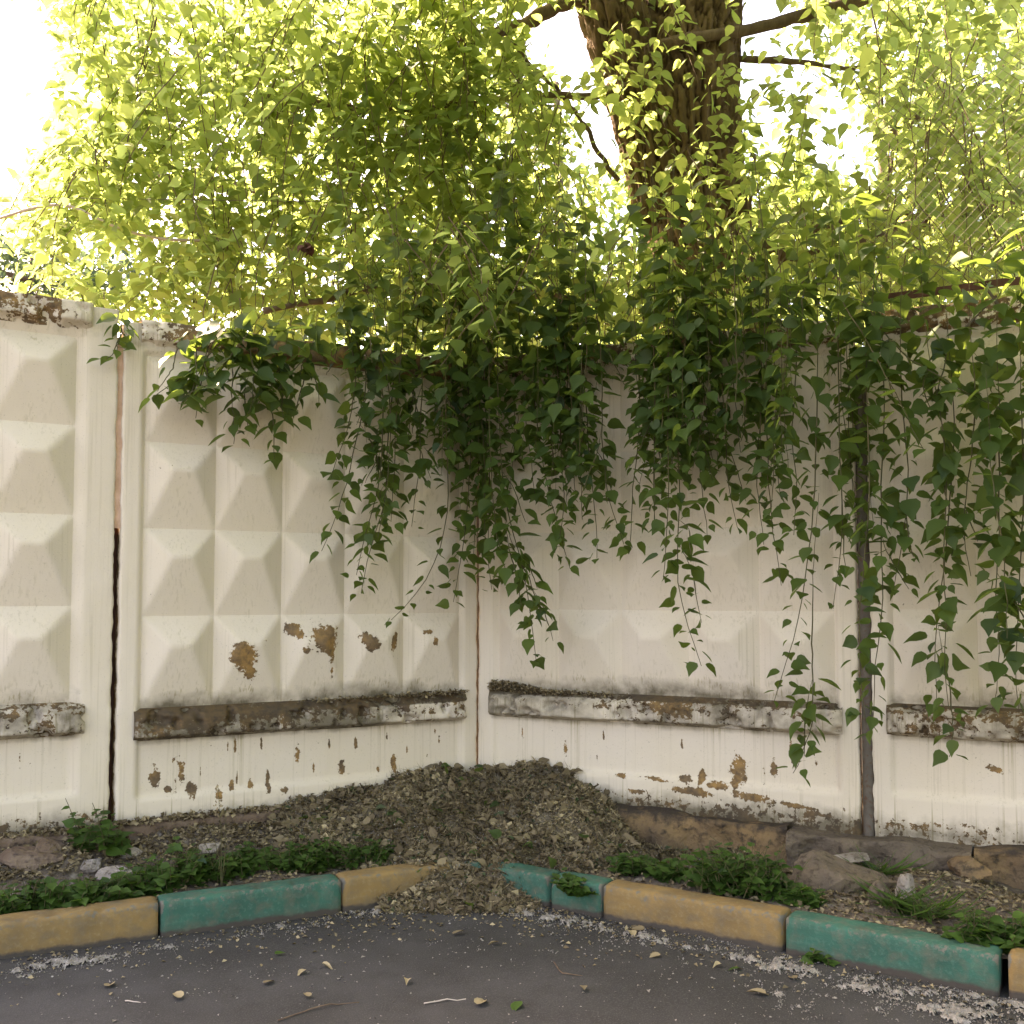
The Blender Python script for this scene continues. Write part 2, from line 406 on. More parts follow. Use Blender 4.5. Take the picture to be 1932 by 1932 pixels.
    # ledge and coping: profiles swept along the panel
    def sweep(name, prof, s0, s1, kind, amp):
        prof = np.array(prof); k = len(prof); sv = np.linspace(s0, s1, int((s1-s0)/.012))
        # refine the profile
        pr = []
        for i in range(k-1):
            L = np.linalg.norm(prof[i+1]-prof[i]); mm = max(1, int(L/.012))
            for q_ in range(mm): pr.append(prof[i]+(prof[i+1]-prof[i])*q_/mm)
        pr.append(prof[-1]); pr = np.array(pr)
        Sg, I = np.meshgrid(sv, np.arange(len(pr)), indexing='ij')
        Hn = pr[I, 0]; Zn = pr[I, 1]
        out = sstep(-.02, .02, Hn)
        wgt = out*amp
        # ragged, chipped arrises
        chip = np.maximum(0, fbm(Sg*16, Zn*16, seed, 4, seed+8)-.56)*wgt*.35
        endf = np.clip(np.minimum(Sg-s0, s1-Sg)/.05, 0, 1)
        Hn = np.where(Hn > 0, Hn*(.35+.65*endf**.5), Hn) - chip + (fbm(Sg*30, Zn*30, seed, 3, seed+5)-.5)*.006*out
        Zn = Zn + (fbm(Sg*1.3, 0, seed, 2, 6)-.5)*.012 + (fbm(Sg*24, Zn*24, seed+9, 3, seed+5)-.5)*.008*out
        at_ = fields(Sg, Zn+0*Sg, Hn, kind)
        Vb = np.stack([Sg, -Hn, Zn+dz], -1).reshape(-1, 3)
        mobj(name, raw_mesh(name, Vb, grid_faces(len(sv), len(pr)), {kk: np.broadcast_to(v, Sg.shape).ravel() for kk, v in at_.items()}, True), M['paint'], root)
    sweep('ledge', [(-.04, .955), (.0, .94), (.045, .915), (.062, .895), (.066, .80), (.02, .785), (-.04, .765)], mL-.012, W-mR+.012, 'sill', 1.0)
    sweep('coping', [(-.10, 3.165), (.0, 3.158), (.05, 3.15), (.055, 3.045), (.02, 3.03), (-.04, 2.985)], mL-.01, W-mR+.01, 'cap', .6)
    return root
LW = 2.27
def Lp(s): return (CX+LU[0]*s, CY+LU[1]*s)
def Rp(s): return (CX+RU[0]*s, CY+RU[1]*s)
r5 = random.Random(5)
def streakspots(n, s0, s1, z0, z1, k=.9):
    return [(r5.uniform(s0, s1), r5.uniform(z0, z1), r5.uniform(.004, .011), r5.uniform(.02, .06), 0, k) for _ in range(n)]
def local_s(px, L):   # position along the fence of a photo column
    y = wallY(px); x = (px-966)/F*y
    p = Lp(-LW) if L else (CX, CY)
    return math.hypot(x-p[0], y-p[1])
def wz(px, py): return P(px, py, wallY(px))[2]
spotsL = []
for px, py, a, b, an in [(460, 1238, 20, 26, .5), (472, 1260, 8, 16, .3), (552, 1188, 14, 11, -.4), (563, 1198, 8, 7, 0), (578, 1226, 10, 7, .2), (610, 1200, 24, 24, .1), (622, 1218, 10, 24, 0),
                     (690, 1206, 12, 10, -.5), (700, 1214, 10, 10, 0), (741, 1212, 7, 20, -.2), (802, 1192, 12, 3, 0), (815, 1210, 5, 9, 0), (830, 1205, 3, 3, 0), (497, 1207, 3, 4, 0), (628, 1265, 3, 14, 0),
                     (650, 1450, 9, 22, 0), (748, 1440, 6, 22, .1), (568, 1430, 4, 22, 0), (300, 1470, 10, 26, 0), (350, 1460, 6, 26, 0), (370, 1490, 9, 22, 0), (325, 1490, 6, 8, 0), (420, 1500, 6, 10, 0), (480, 1480, 6, 12, 0), (512, 1475, 4, 26, 0), (540, 1490, 8, 8, 0), (445, 1480, 4, 14, 0)]:
    spotsL.append((local_s(px, True), wz(px, py), a/300*1.25, b/300*1.25*(.8 if py > 1400 else 1), an, .98 if py < 1400 else .80))
spotsL += streakspots(22, .3, 2.1, .48, .72, .85)
spotsR = []
for px, py, a, b, an in [(1388, 1462, 15, 28, .1), (1453, 1460, 7, 16, 0), (1490, 1430, 5, 26, .1), (1300, 1500, 40, 7, -.08), (1410, 1512, 38, 8, -.08), (1240, 1478, 30, 4, -.05), (1170, 1470, 12, 4, 0),
                     (1350, 1490, 20, 6, 0), (1500, 1530, 40, 4, -.1), (1065, 1420, 5, 16, 0), (1290, 1478, 12, 6, 0), (1200, 1500, 24, 4, 0), (1320, 1475, 6, 16, 0), (1540, 1545, 30, 4, -.1)]:
    spotsR.append((local_s(px, False), wz(px, py), a/310*1.25, b/310*1.25, an, .84))
spotsR += streakspots(8, .2, 2.2, .5, .7, .85)
g0 = .03
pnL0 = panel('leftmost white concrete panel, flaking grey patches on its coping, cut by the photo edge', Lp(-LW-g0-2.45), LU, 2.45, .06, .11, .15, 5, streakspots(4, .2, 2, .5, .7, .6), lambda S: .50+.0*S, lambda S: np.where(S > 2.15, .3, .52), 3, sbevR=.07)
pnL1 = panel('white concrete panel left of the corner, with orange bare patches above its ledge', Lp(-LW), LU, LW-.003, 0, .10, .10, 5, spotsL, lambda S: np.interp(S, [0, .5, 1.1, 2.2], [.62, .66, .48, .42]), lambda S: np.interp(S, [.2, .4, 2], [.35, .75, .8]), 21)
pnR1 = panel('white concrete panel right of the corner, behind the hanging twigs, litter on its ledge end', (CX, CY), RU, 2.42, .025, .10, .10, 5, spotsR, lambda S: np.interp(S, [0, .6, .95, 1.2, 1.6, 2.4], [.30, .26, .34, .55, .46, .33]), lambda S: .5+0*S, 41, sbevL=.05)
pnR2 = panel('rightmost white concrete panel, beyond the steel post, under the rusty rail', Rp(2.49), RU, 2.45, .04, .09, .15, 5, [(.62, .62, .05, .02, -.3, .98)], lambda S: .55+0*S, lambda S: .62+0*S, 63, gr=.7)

# added dark backing in the left joint, steel post in the right joint
def prism(name, cx, cy, rz, w_, d_, z0, z1, mat, parent=None, jit=.004, seed=0, seg=(3, 3, 12), **k):
    rr = np.random.RandomState(seed); nx, ny, nz = seg
    xs = np.linspace(-w_/2, w_/2, nx+1); ys = np.linspace(-d_/2, d_/2, ny+1); zs = np.linspace(z0, z1, nz+1)
    idx = {}; V = []; Fc = []
    def vi(i, j, l):
        if (i, j, l) not in idx:
            idx[(i, j, l)] = len(V); V.append((xs[i]+rr.uniform(-jit, jit), ys[j]+rr.uniform(-jit, jit), zs[l]+rr.uniform(-jit, jit)))
        return idx[(i, j, l)]
    for i in range(nx):
        for j in range(ny):
            Fc.append((vi(i, j, 0), vi(i, j+1, 0), vi(i+1, j+1, 0), vi(i+1, j, 0))); Fc.append((vi(i, j, nz), vi(i+1, j, nz), vi(i+1, j+1, nz), vi(i, j+1, nz)))
    for l in range(nz):
        for i in range(nx):
            Fc.append((vi(i, 0, l), vi(i+1, 0, l), vi(i+1, 0, l+1), vi(i, 0, l+1))); Fc.append((vi(i, ny, l), vi(i, ny, l+1), vi(i+1, ny, l+1), vi(i+1, ny, l)))
        for j in range(ny):
            Fc.append((vi(0, j, l), vi(0, j, l+1), vi(0, j+1, l+1), vi(0, j+1, l))); Fc.append((vi(nx, j, l), vi(nx, j+1, l), vi(nx, j+1, l+1), vi(nx, j, l+1)))
    o = mobj(name, raw_mesh(name, V, Fc), mat, parent, **k)
    if parent is None: o.location = (cx, cy, 0); o.rotation_euler = (0, 0, rz)
    return o
LR = math.atan2(LU[1], LU[0]); RR = math.atan2(RU[1], RU[0]); nL = np.array((LU[1], -LU[0])); nR = np.array((RU[1], -RU[0]))
q = np.array(Lp(-LW-g0/2)) - nL*.055
prism('joint_lit_edge', q[0], q[1], LR, .05, .03, 1.97, 3.05, M['pink'], label='added pinkish strip coloured as a sunlit panel edge, upper part of the joint between the two left panels', cat='painted light strip')  # stands in for the panel's sunlit end; the sunlight is in its colour
q = np.array(Lp(-LW-g0/2)) - nL*.16
prism('joint_backing', q[0], q[1], LR, .16, .05, 0, 1.98, M['rust'], label='added dark backing seen through the lower part of the open joint between the two left panels', cat='post')  # added behind the gap to make the lower joint look dark
prism('corner_backing', CX+.0, CY+.20, 0, .16, .08, 0, 3.0, M['found_grey'], label='added dark backing behind the crack in the fence corner', cat='post')  # added so that no light shows through the corner crack
q = np.array(Rp(2.455)) - nR*.03
b = MB(); zz = np.linspace(.05, 2.98, 30)
b.tube(np.stack([zz*0 + .004*np.sin(zz*2)+.006, zz*0, zz], 1), .033, 14)
post = mobj('steel_post', b.mesh('steel_post', True), M['post'], label='thin grey steel pipe post standing in the joint between the two right panels', cat='post'); post.location = (q[0], q[1], 0)

# ------------------------------------------------------------------ foundation under the fence
def found(label, pfun, s0, s1, n, rz, proud, z1, mat, seed, name='foundation_block'):
    L = s1-s0; xs = np.arange(0, L+.001, .02); zs = np.linspace(-.05, z1, 16)
    prof_y = [(-proud, z) for z in zs] + [(-proud+(proud+.1)*tt, z1+.002) for tt in (.2, .5, 1)]
    prof_y = np.array(prof_y); Sg, I = np.meshgrid(xs, np.arange(len(prof_y)), indexing='ij')
    Yv = prof_y[I, 0]; Zv = prof_y[I, 1]
    nz_ = fbm(Sg*6, Zv*6, seed, 5, seed)
    Yv = Yv - (nz_-.5)*.13*(I < 17) - (fbm(Sg*22, Zv*22, seed, 3, seed+1)-.5)*.03*(I < 17); Zv = Zv + (fbm(Sg*5, Yv*5, seed, 4, seed+3)-.55)*.07*sstep(z1*.5, z1, Zv)
    p = pfun(s0)
    o = mobj(name, raw_mesh(name, np.stack([Sg, Yv, Zv], -1).reshape(-1, 3), grid_faces(len(xs), len(prof_y)), smooth=True), mat, label=label, cat='foundation')
    o.location = (p[0], p[1], 0); o.rotation_euler = (0, 0, rz); return o
found('brown crumbling foundation under the leftmost white panel', Lp, -LW-2.5, -LW-.03, nL, LR, .10, .33, M['stone'], 3)
found('dark brown earthy foundation strip under the panel left of the corner', Lp, -LW-.03, -.1, nL, LR, .09, .33, M['stone'], 4)
found('orange-tan concrete foundation right of the litter heap', Rp, .5, 2.05, nR, RR, .13, .29, M['found'], 5)
found('grey broken foundation lump below the steel post', Rp, 2.05, 3.0, nR, RR, .20, .26, M['found_grey'], 6)
found('grey over tan foundation at the right edge', Rp, 3.0, 5.0, nR, RR, .14, .27, M['found'], 7)

# ------------------------------------------------------------------ rubble
def rock(name, pos, size, mat, seed, label, cat='stone', flat=1.0, rot=0, group=None):
    nu, nv = 22, 14; rr = np.random.RandomState(seed)
    th = np.linspace(0, 2*math.pi, nu, endpoint=False); ph = np.linspace(-math.pi/2, math.pi/2, nv)
    T, Ph = np.meshgrid(th, ph, indexing='ij')
    X = np.cos(T)*np.cos(Ph); Y = np.sin(T)*np.cos(Ph); Z = np.sin(Ph)
    V = np.stack([X, Y, Z], -1)
    # chop by random planes to get facets
    for _ in range(9):
        d = rr.normal(size=3); d /= np.linalg.norm(d); lim = rr.uniform(.55, .85)
        k = V@d; V = V - np.maximum(k-lim, 0)[..., None]*d
    V = V*(1+.25*(fbm(X*3+seed, Y*3, Z*3, 3, seed)-.5))[..., None]
    V = V.reshape(-1, 3)*np.array(size)
    Fc = [(i*nv+j, ((i+1) % nu)*nv+j, ((i+1) % nu)*nv+j+1, i*nv+j+1) for i in range(nu) for j in range(nv-1)]
    o = mobj(name, raw_mesh(name, V, Fc), mat, label=label, cat=cat, group=group); o.location = pos; o.rotation_euler = (rr.uniform(-.1, .1), rr.uniform(-.1, .1), rot)
    return o
def gp(px, py, z): 
    p = G(px, py, z); return (float(p[0]), float(p[1]), float(p[2]))
rock('concrete_slab_piece', gp(1600, 1618, .21), (.17, .11, .028), M['crust'], 12, 'pale flat broken concrete slab lying below the steel post', 'rubble', rot=.2)
rock('mortar_lump', gp(1588, 1668, .15), (.29, .19, .17), M['found_grey'], 13, 'big rounded brown-grey lump of mortar behind the right green curb stone', 'rubble', rot=-.4)
rock('leaning_stone', gp(1712, 1700, .14), (.06, .05, .14), M['crust'], 14, 'pointed grey stone standing behind the right green curb stone', 'stone', rot=.2)
rock('leaning_stone', gp(1668, 1712, .13), (.08, .07, .13), M['found_grey'], 15, 'dark squat stone left of the pointed grey stone', 'stone')
for i, (px, py, z, s, mm, lb) in enumerate([(60, 1622, .24, (.17, .1, .07), 'stone', 'large red-brown boulder under the leftmost panel, at the left edge'),
        (10, 1600, .27, (.14, .1, .06), 'stone', 'red-brown boulder cut by the left photo edge'),
        (95, 1598, .28, (.12, .08, .05), 'stone', 'flat brown stone above the large red-brown boulder'),
        (175, 1632, .2, (.09, .07, .05), 'crust', 'pale mortar lump right of the large red-brown boulder'),
        (215, 1652, .19, (.10, .07, .05), 'crust', 'pale stone behind the left yellow curb stone, among ground cover'),
        (240, 1612, .22, (.08, .06, .04), 'crust', 'small pale stone below the nettle clump'),
        (395, 1600, .24, (.09, .06, .04), 'crust', 'pale rubble piece near the tall dry grass stalk'),
        (1830, 1640, .2, (.15, .1, .06), 'found', 'tan broken concrete piece at the right edge under the panel'),
        (130, 1562, .33, (.16, .07, .045), 'crust', 'pale crusty mortar lump left of the nettle clump'),
        (30, 1558, .34, (.17, .06, .045), 'crust', 'pale crusty mortar strip at the foot of the leftmost panel')]):
    rock('rubble_stone', gp(px, py, z), s, M[mm], 40+i, lb, 'stone', rot=i*.7)

# ------------------------------------------------------------------ curb stones
def curb(a, bpt, mat, label, seed):
    a = np.array(a[:2]); bpt = np.array(bpt[:2]); L = np.linalg.norm(bpt-a)-.014; ang = math.atan2(*(bpt-a)[::-1])
    nx = int(L/.02)
    prof = [(0, -.05), (0, .02), (0, .06), (0, .10), (0, .148), (.005, .160), (.014, .166), (.06, .168), (.10, .168), (.135, .166), (.148, .158), (.15, .13), (.15, 0)]
    prof = np.array(prof); xs = np.linspace(0, L, nx); k = len(prof)
    S, I = np.meshgrid(xs, np.arange(k), indexing='ij')
    endc = np.minimum(S, L-S); ec = np.clip(1-endc/.02, 0, 1)
    Y = prof[I, 0] + .005*ec*(I < 5) - .005*ec*(I > 9); Z = prof[I, 1]-.006*ec*(prof[I, 1] > .12)
    Y = Y + (fbm(S*10, Z*10, seed, 4, seed)-.5)*.008; Z = Z + (fbm(S*8, Y*8, seed, 4, seed+4)-.5)*.007
    chip = np.maximum(0, fbm(S*13, Z*13, Y*13+seed, 3, seed+9)-.62)*.12*((I > 3) & (I < 8)); Z = Z-chip; Y = Y+chip*.5
    edge = np.where((I >= 4) & (I <= 6), .36, .0)+ec*.25
    V = np.stack([S, Y, Z], -1).reshape(-1, 3)
    Fc = [tuple(x) for x in grid_faces(nx, k)]; Fc += [tuple(range(k)), tuple((nx-1)*k+j for j in range(k))[::-1]]
    o = mobj('curb_stone', raw_mesh('curb_stone', V, Fc, dict(edge=edge.ravel()), True), mat, label=label, cat='curb stone', group='painted curb stones')
    o.location = (a[0]+.007*math.cos(ang), a[1]+.007*math.sin(ang), 0); o.rotation_euler = (rnd.uniform(-.01, .01), rnd.uniform(-.01, .01), ang+rnd.uniform(-.006, .006)); return o
def cl(px, L):                         # front foot of the curb at a photo column
    k = (px-966)/F
    if L: y = 5.6575/(1-.5*k)
    else: y = 5.415/(1+.645*k)
    return (k*y, y)
c0 = np.array(cl(313, 1)); ud = (np.array(cl(0, 1))-c0); ud /= np.linalg.norm(ud)
curb(c0+ud*1.9, c0+ud*.95, M['curb_green'], 'green painted curb stone beyond the left edge, before the yellow one', 1)
curb(c0+ud*.95, c0, M['curb_yellow'], 'long ochre yellow curb stone at the left edge, beside ground cover', 2)
curb(c0, cl(651, 1), M['curb_green'], 'green curb stone left of the heap, between two yellow ones', 3)
curb(cl(651, 1), cl(858, 1), M['curb_yellow'], 'short yellow curb stone running under the litter heap', 4)
curb(cl(872, 0), cl(1034, 0), M['curb_green'], 'green curb stone half buried by the right side of the litter heap', 5)
curb(cl(1036, 0), cl(1132, 0), M['curb_green'], 'short dark green curb stone with a leafy weed hanging over it', 6)
curb(cl(1133, 0), cl(1467, 0), M['curb_yellow'], 'yellow curb stone right of the heap, between two green ones', 7)
curb(cl(1470, 0), cl(1868, 0), M['curb_green'], 'long turquoise green curb stone near the right edge', 8)
e0 = np.array(cl(1880, 0)); ud = e0-np.array(cl(1470, 0)); ud /= np.linalg.norm(ud)
curb(e0, e0+ud*.95, M['curb_yellow'], 'pale yellow curb stone cut off by the right photo edge', 9)

# ------------------------------------------------------------------ leaf machinery
def leaf_template(kind):
    if kind == 'big':      # broad pointed poplar leaf, folded along the midrib
        V = [(0, 0, 0), (-.27, .05, .03), (-.40, .26, .06), (-.36, .50, .06), (-.17, .76, .02), (0, 1.08, -.10), (.17, .76, .02), (.36, .50, .06), (.40, .26, .06), (.27, .05, .03), (0, .42, -.015)]
        Fc = [(10, i, i+1) for i in range(0, 9)] + [(10, 9, 0)]
    elif kind == 'mid':
        V = [(0, 0, 0), (-.36, .2, .05), (-.30, .58, .04), (0, 1.05, -.08), (.30, .58, .04), (.36, .2, .05)]
        Fc = [(0, 2, 1), (0, 3, 2), (0, 4, 3), (0, 5, 4)]
    elif kind == 'flake':
        V = [(0, 0, 0), (-.3, .4, .12), (0, 1, -.05), (.35, .5, .15)]; Fc = [(0, 2, 1), (0, 3, 2)]
    elif kind == 'blade':
        V = [(-.03, 0, 0), (.03, 0, 0), (.025, .5, .08), (-.025, .5, .08), (0, 1, .3)]; Fc = [(0, 1, 2), (0, 2, 3), (3, 2, 4)]
    return np.array(V, float), np.array([f[::-1] for f in Fc], int)
TPL = {k: leaf_template(k) for k in ('big', 'mid', 'flake', 'blade')}
def leaf_frames(D, Nn):
    D = D/np.linalg.norm(D, axis=1)[:, None]; X = np.cross(D, Nn); X /= np.linalg.norm(X, axis=1)[:, None]+1e-9
    Z = np.cross(X, D); return X, D, Z
def leaves_mesh(name, pos, D, Nn, size, var, kind='big', curl=None):
    tv, tf = TPL[kind]; n = len(pos); X, Y, Z = leaf_frames(D, Nn); size = np.asarray(size)[:, None, None]
    cz = tv[None, :, 2] * (1 if curl is None else curl[:, None])
    V = pos[:, None, :] + size*(tv[None, :, 0, None]*X[:, None, :] + tv[None, :, 1, None]*Y[:, None, :] + cz[..., None]*Z[:, None, :])
    Fc = (tf[None]+(np.arange(n)*len(tv))[:, None, None]).reshape(-1, 3)
    return raw_mesh(name, V.reshape(-1, 3), Fc, dict(leafvar=np.repeat(var, len(tv))))
def unit(v): return v/(np.linalg.norm(v)+1e-9)
def smooth_path(pts, n, rr, amp=.012):
    pts = np.array(pts, float); d = np.r_[0, np.cumsum(np.linalg.norm(np.diff(pts, axis=0), axis=1))]
    t_ = np.linspace(0, d[-1], n); out = np.stack([np.interp(t_, d, pts[:, i]) for i in range(3)], 1)
    for _ in range(max(1, n//8)): out[1:-1] = (out[:-2]+2*out[1:-1]+out[2:])/4
    out[1:] += np.cumsum(rr.normal(0, amp*.35, (n-1, 3)), axis=0)*np.linspace(0, 1, n-1)[:, None]**.5
    return out
class Shoots:
    """collects leaves hanging on shoots"""
    def __init__(s): s.pos = []; s.D = []; s.N = []; s.size = []; s.var = []; s.own = []
    def along(s, path, spacing, size, rr, bare=0.0, own=-1, var0=0, droop=.55, face=None, pet=.03):
        seg = np.linalg.norm(np.diff(path, axis=0), axis=1); d = np.r_[0, np.cumsum(seg)]; L = d[-1]
        t_ = np.arange(bare*L+rr.uniform(0, spacing), L+spacing*.4, spacing); t_ = np.minimum(t_*rr.uniform(.985, 1.015, len(t_)), L)
        pts = np.stack([np.interp(t_, d, path[:, i]) for i in range(3)], 1)
        n = len(t_)
        if not n: return
        az = np.cumsum(rr.normal(2.4, .5, n)) + rr.uniform(0, 6)
        out = np.stack([np.cos(az), np.sin(az)*.75, np.zeros(n)], 1)
        D = out*rr.uniform(.6, 1.2, n)[:, None] + np.array((0, 0, -1.))*rr.uniform(.0, 1.1, n)[:, None]*droop/.55 + rr.normal(0, .2, (n, 3))
        Nn = np.cross(D, np.cross(np.array((0, 0, 1.)), D)+1e-6) + rr.normal(0, .45, (n, 3)) + np.array((0, -.35, .25))
        taper = np.clip(1.1-(t_/L)**4*.35, .4, 1.1)
        sz = size*1.1*taper*rr.uniform(.45, 1.35, n)
        s.pos.append(pts+out*pet*rr.uniform(.4, 1.3, n)[:, None]+np.array((0, 0, -.008))); s.D.append(D); s.N.append(Nn); s.size.append(sz)
        s.var.append(np.clip(rr.beta(1.6, 2.4, n)+var0, 0, 1)); s.own.append(np.full(n, own))
    def cat(s): return [np.concatenate(x) for x in (s.pos, s.D, s.N, s.size, s.var, s.own)]

# ------------------------------------------------------------------ the big poplar
tree = empty('poplar_tree', (1.42, 8.4, .3), label='massive old poplar behind the fence, furrowed brown trunk, twigs hanging over the panels', cat='tree')
TO = np.array((1.42, 8.4, .3))
def bark_mat():
    m, t = mat_new('furrowed_bark'); N = NT(t); co = N.coord()
    a = N.noise(N.mapping(co, (9, 9, 1.6)), 1, 5, .6); f = N.noise(co, 40, 4)
    fr = N.attr('furrow')
    c = N.mix(N.range(a, .35, .65), (.115, .075, .047), (.175, .12, .072))
    c = N.mix(N.math('MULTIPLY', N.range(f, .45, .7), .5), c, (.12, .08, .05))
    c = N.mix(N.range(fr, .5, .12), c, (.05, .03, .02))
    N.out(c, .95, N.bump(N.math('ADD', a, N.math('MULTIPLY', f, .4)), .8, .02), .15); return m
M['bark'] = bark_mat()
def trunk(name, pts, rad, seed, k=200, dens=150):
    pts = np.array(pts, float)-TO; d = np.r_[0, np.cumsum(np.linalg.norm(np.diff(pts, axis=0), axis=1))]
    n = int(d[-1]*dens/2.2); t_ = np.linspace(0, d[-1], n)
    C_ = np.stack([np.interp(t_, d, pts[:, i]) for i in range(3)], 1); r_ = np.interp(t_, d, rad)
    th = np.linspace(0, 2*math.pi, k, endpoint=False)
    T, H = np.meshgrid(th, t_, indexing='xy')
    cx = np.cos(T); sy = np.sin(T); zw = C_[:, 2][:, None]
    warp = (fbm(cx*2, sy*2, H*1.4+seed, 3, seed)-.5)*1.4
    rid = np.abs(fbm((cx+warp*.18)*10*np.maximum(r_[:, None]/.4, .5), (sy+warp*.18)*10*np.maximum(r_[:, None]/.4, .5), H*3.6+warp, 4, seed+2)-.5)*2
    rid = np.clip(rid*4.2, 0, 1); rid2 = fbm(cx*14, sy*14, H*14, 4, seed+5)
    rr_ = r_[:, None]*(1+.06*(fbm(cx*1.2, sy*1.2, H*.7, 2, seed+7)-.5)) + (rid-.6)*.06*np.minimum(r_[:, None]/.3, 1) + (rid2-.5)*.035
    V = np.stack([C_[:, 0][:, None]+rr_*cx, C_[:, 1][:, None]+rr_*sy, zw+0*T], -1).reshape(-1, 3)
    i = np.arange(n-1)[:, None]; j = np.arange(k)[None]; a_ = (i*k+j).ravel(); b_ = (i*k+(j+1) % k).ravel()
    fc = np.stack([a_, b_, b_+k, a_+k], 1)
    mobj(name, raw_mesh(name, V, fc, dict(furrow=(rid*.8+.2*rid2).ravel()), True), M['bark'], tree)
trunk('trunk', [P(1345, 900, 8.4), P(1335, 600, 8.4), P(1305, 350, 8.4), P(1293, 180, 8.4), P(1300, 0, 8.45), P(1310, -250, 8.5), P(1330, -600, 8.6)], [.50, .42, .42, .43, .42, .40, .34], 3)
trunk('trunk_fork', [P(1235, 420, 8.3), P(1205, 230, 8.25), P(1160, 40, 8.2), P(1110, -150, 8.1), P(1030, -500, 8)], [.14, .21, .27, .27, .2], 8, k=130)
def limb(name, pts, rad, parent, mat, k=8, TOo=None, seed=0, amp=.03):
    rr = np.random.RandomState(seed); n = max(8, len(pts)*5); path = smooth_path(pts, n, rr, amp); b = MB()
    b.tube(path-(TO if TOo is None else TOo), np.linspace(rad[0], rad[1], n)*(1+.12*rr.normal(size=n)), k)
    return mobj(name, b.mesh(name, True), mat, parent), path
limb('branch', [P(1230, 90, 7.9), P(1310, 68, 7.9), P(1400, 52, 8.1), P(1520, 22, 8.2), P(1660, -12, 8.3), P(1800, -60, 8.5)], (.045, .06), tree, M['branch'], seed=1)
limb('branch', [P(1120, -20, 8.1), P(1060, 10, 8.0), P(1000, 38, 7.9), P(955, 60, 7.8), P(880, 80, 7.6)], (.075, .025), tree, M['branch'], seed=2)
limb('branch', [P(1215, 150, 8.1), P(1130, 185, 7.9), P(1040, 175, 7.8), P(900, 190, 7.6), P(820, 205, 7.5), P(740, 215, 7.5), P(560, 180, 7.6)], (.032, .022), tree, M['branch'], seed=3)
limb('branch', [P(960, 70, 7.7), P(1010, 130, 7.7), P(1060, 170, 7.8), P(1110, 240, 7.8), P(1160, 330, 7.9)], (.015, .02), tree, M['branch'], seed=4)
limb('branch', [P(1380, 430, 8.2), P(1500, 500, 7.9), P(1600, 470, 7.8), P(1720, 428, 7.9), P(1850, 400, 8.2), P(2000, 350, 8.5)], (.06, .035), tree, M['branch'], seed=5)
limb('branch', [P(1520, 435, 8.0), P(1600, 420, 7.9), P(1650, 385, 8), P(1680, 330, 8.1), P(1700, 200, 8.2)], (.03, .012), tree, M['branch'], seed=6)
limb('branch', [P(1620, 400, 8.0), P(1700, 402, 7.9), P(1800, 440, 8), P(1930, 420, 8.1)], (.022, .012), tree, M['branch'], seed=7)
limb('branch', [P(1390, 110, 8.2), P(1500, 120, 8.3), P(1600, 140, 8.4), P(1700, 120, 8.5)], (.03, .012), tree, M['branch'], seed=8)
limb('branch', [P(1300, 620, 8.2), P(1100, 560, 7.7), P(900, 545, 7.3), P(700, 520, 7.0), P(500, 560, 6.7)], (.05, .02), tree, M['branch'], seed=9)
limb('branch', [P(1430, 560, 8.2), P(1424, 640, 7.4), P(1410, 450, 7.6), P(1420, 300, 7.8)], (.02, .012), tree, M['branch'], seed=10)
limb('branch', [P(1240, -60, 8), P(900, -120, 7.5), P(500, -160, 7.3), P(100, -150, 7.2)], (.12, .03), tree, M['branch'], seed=11)
limb('branch', [P(1340, -60, 8.3), P(1600, -150, 8), P(1950, -170, 7.8), P(2100, -160, 7.6)], (.12, .03), tree, M['branch'], seed=12)

SH = Shoots()       # leaves hanging in front of the fence
stems = []
def fy(px, off): return wallY(px)-off
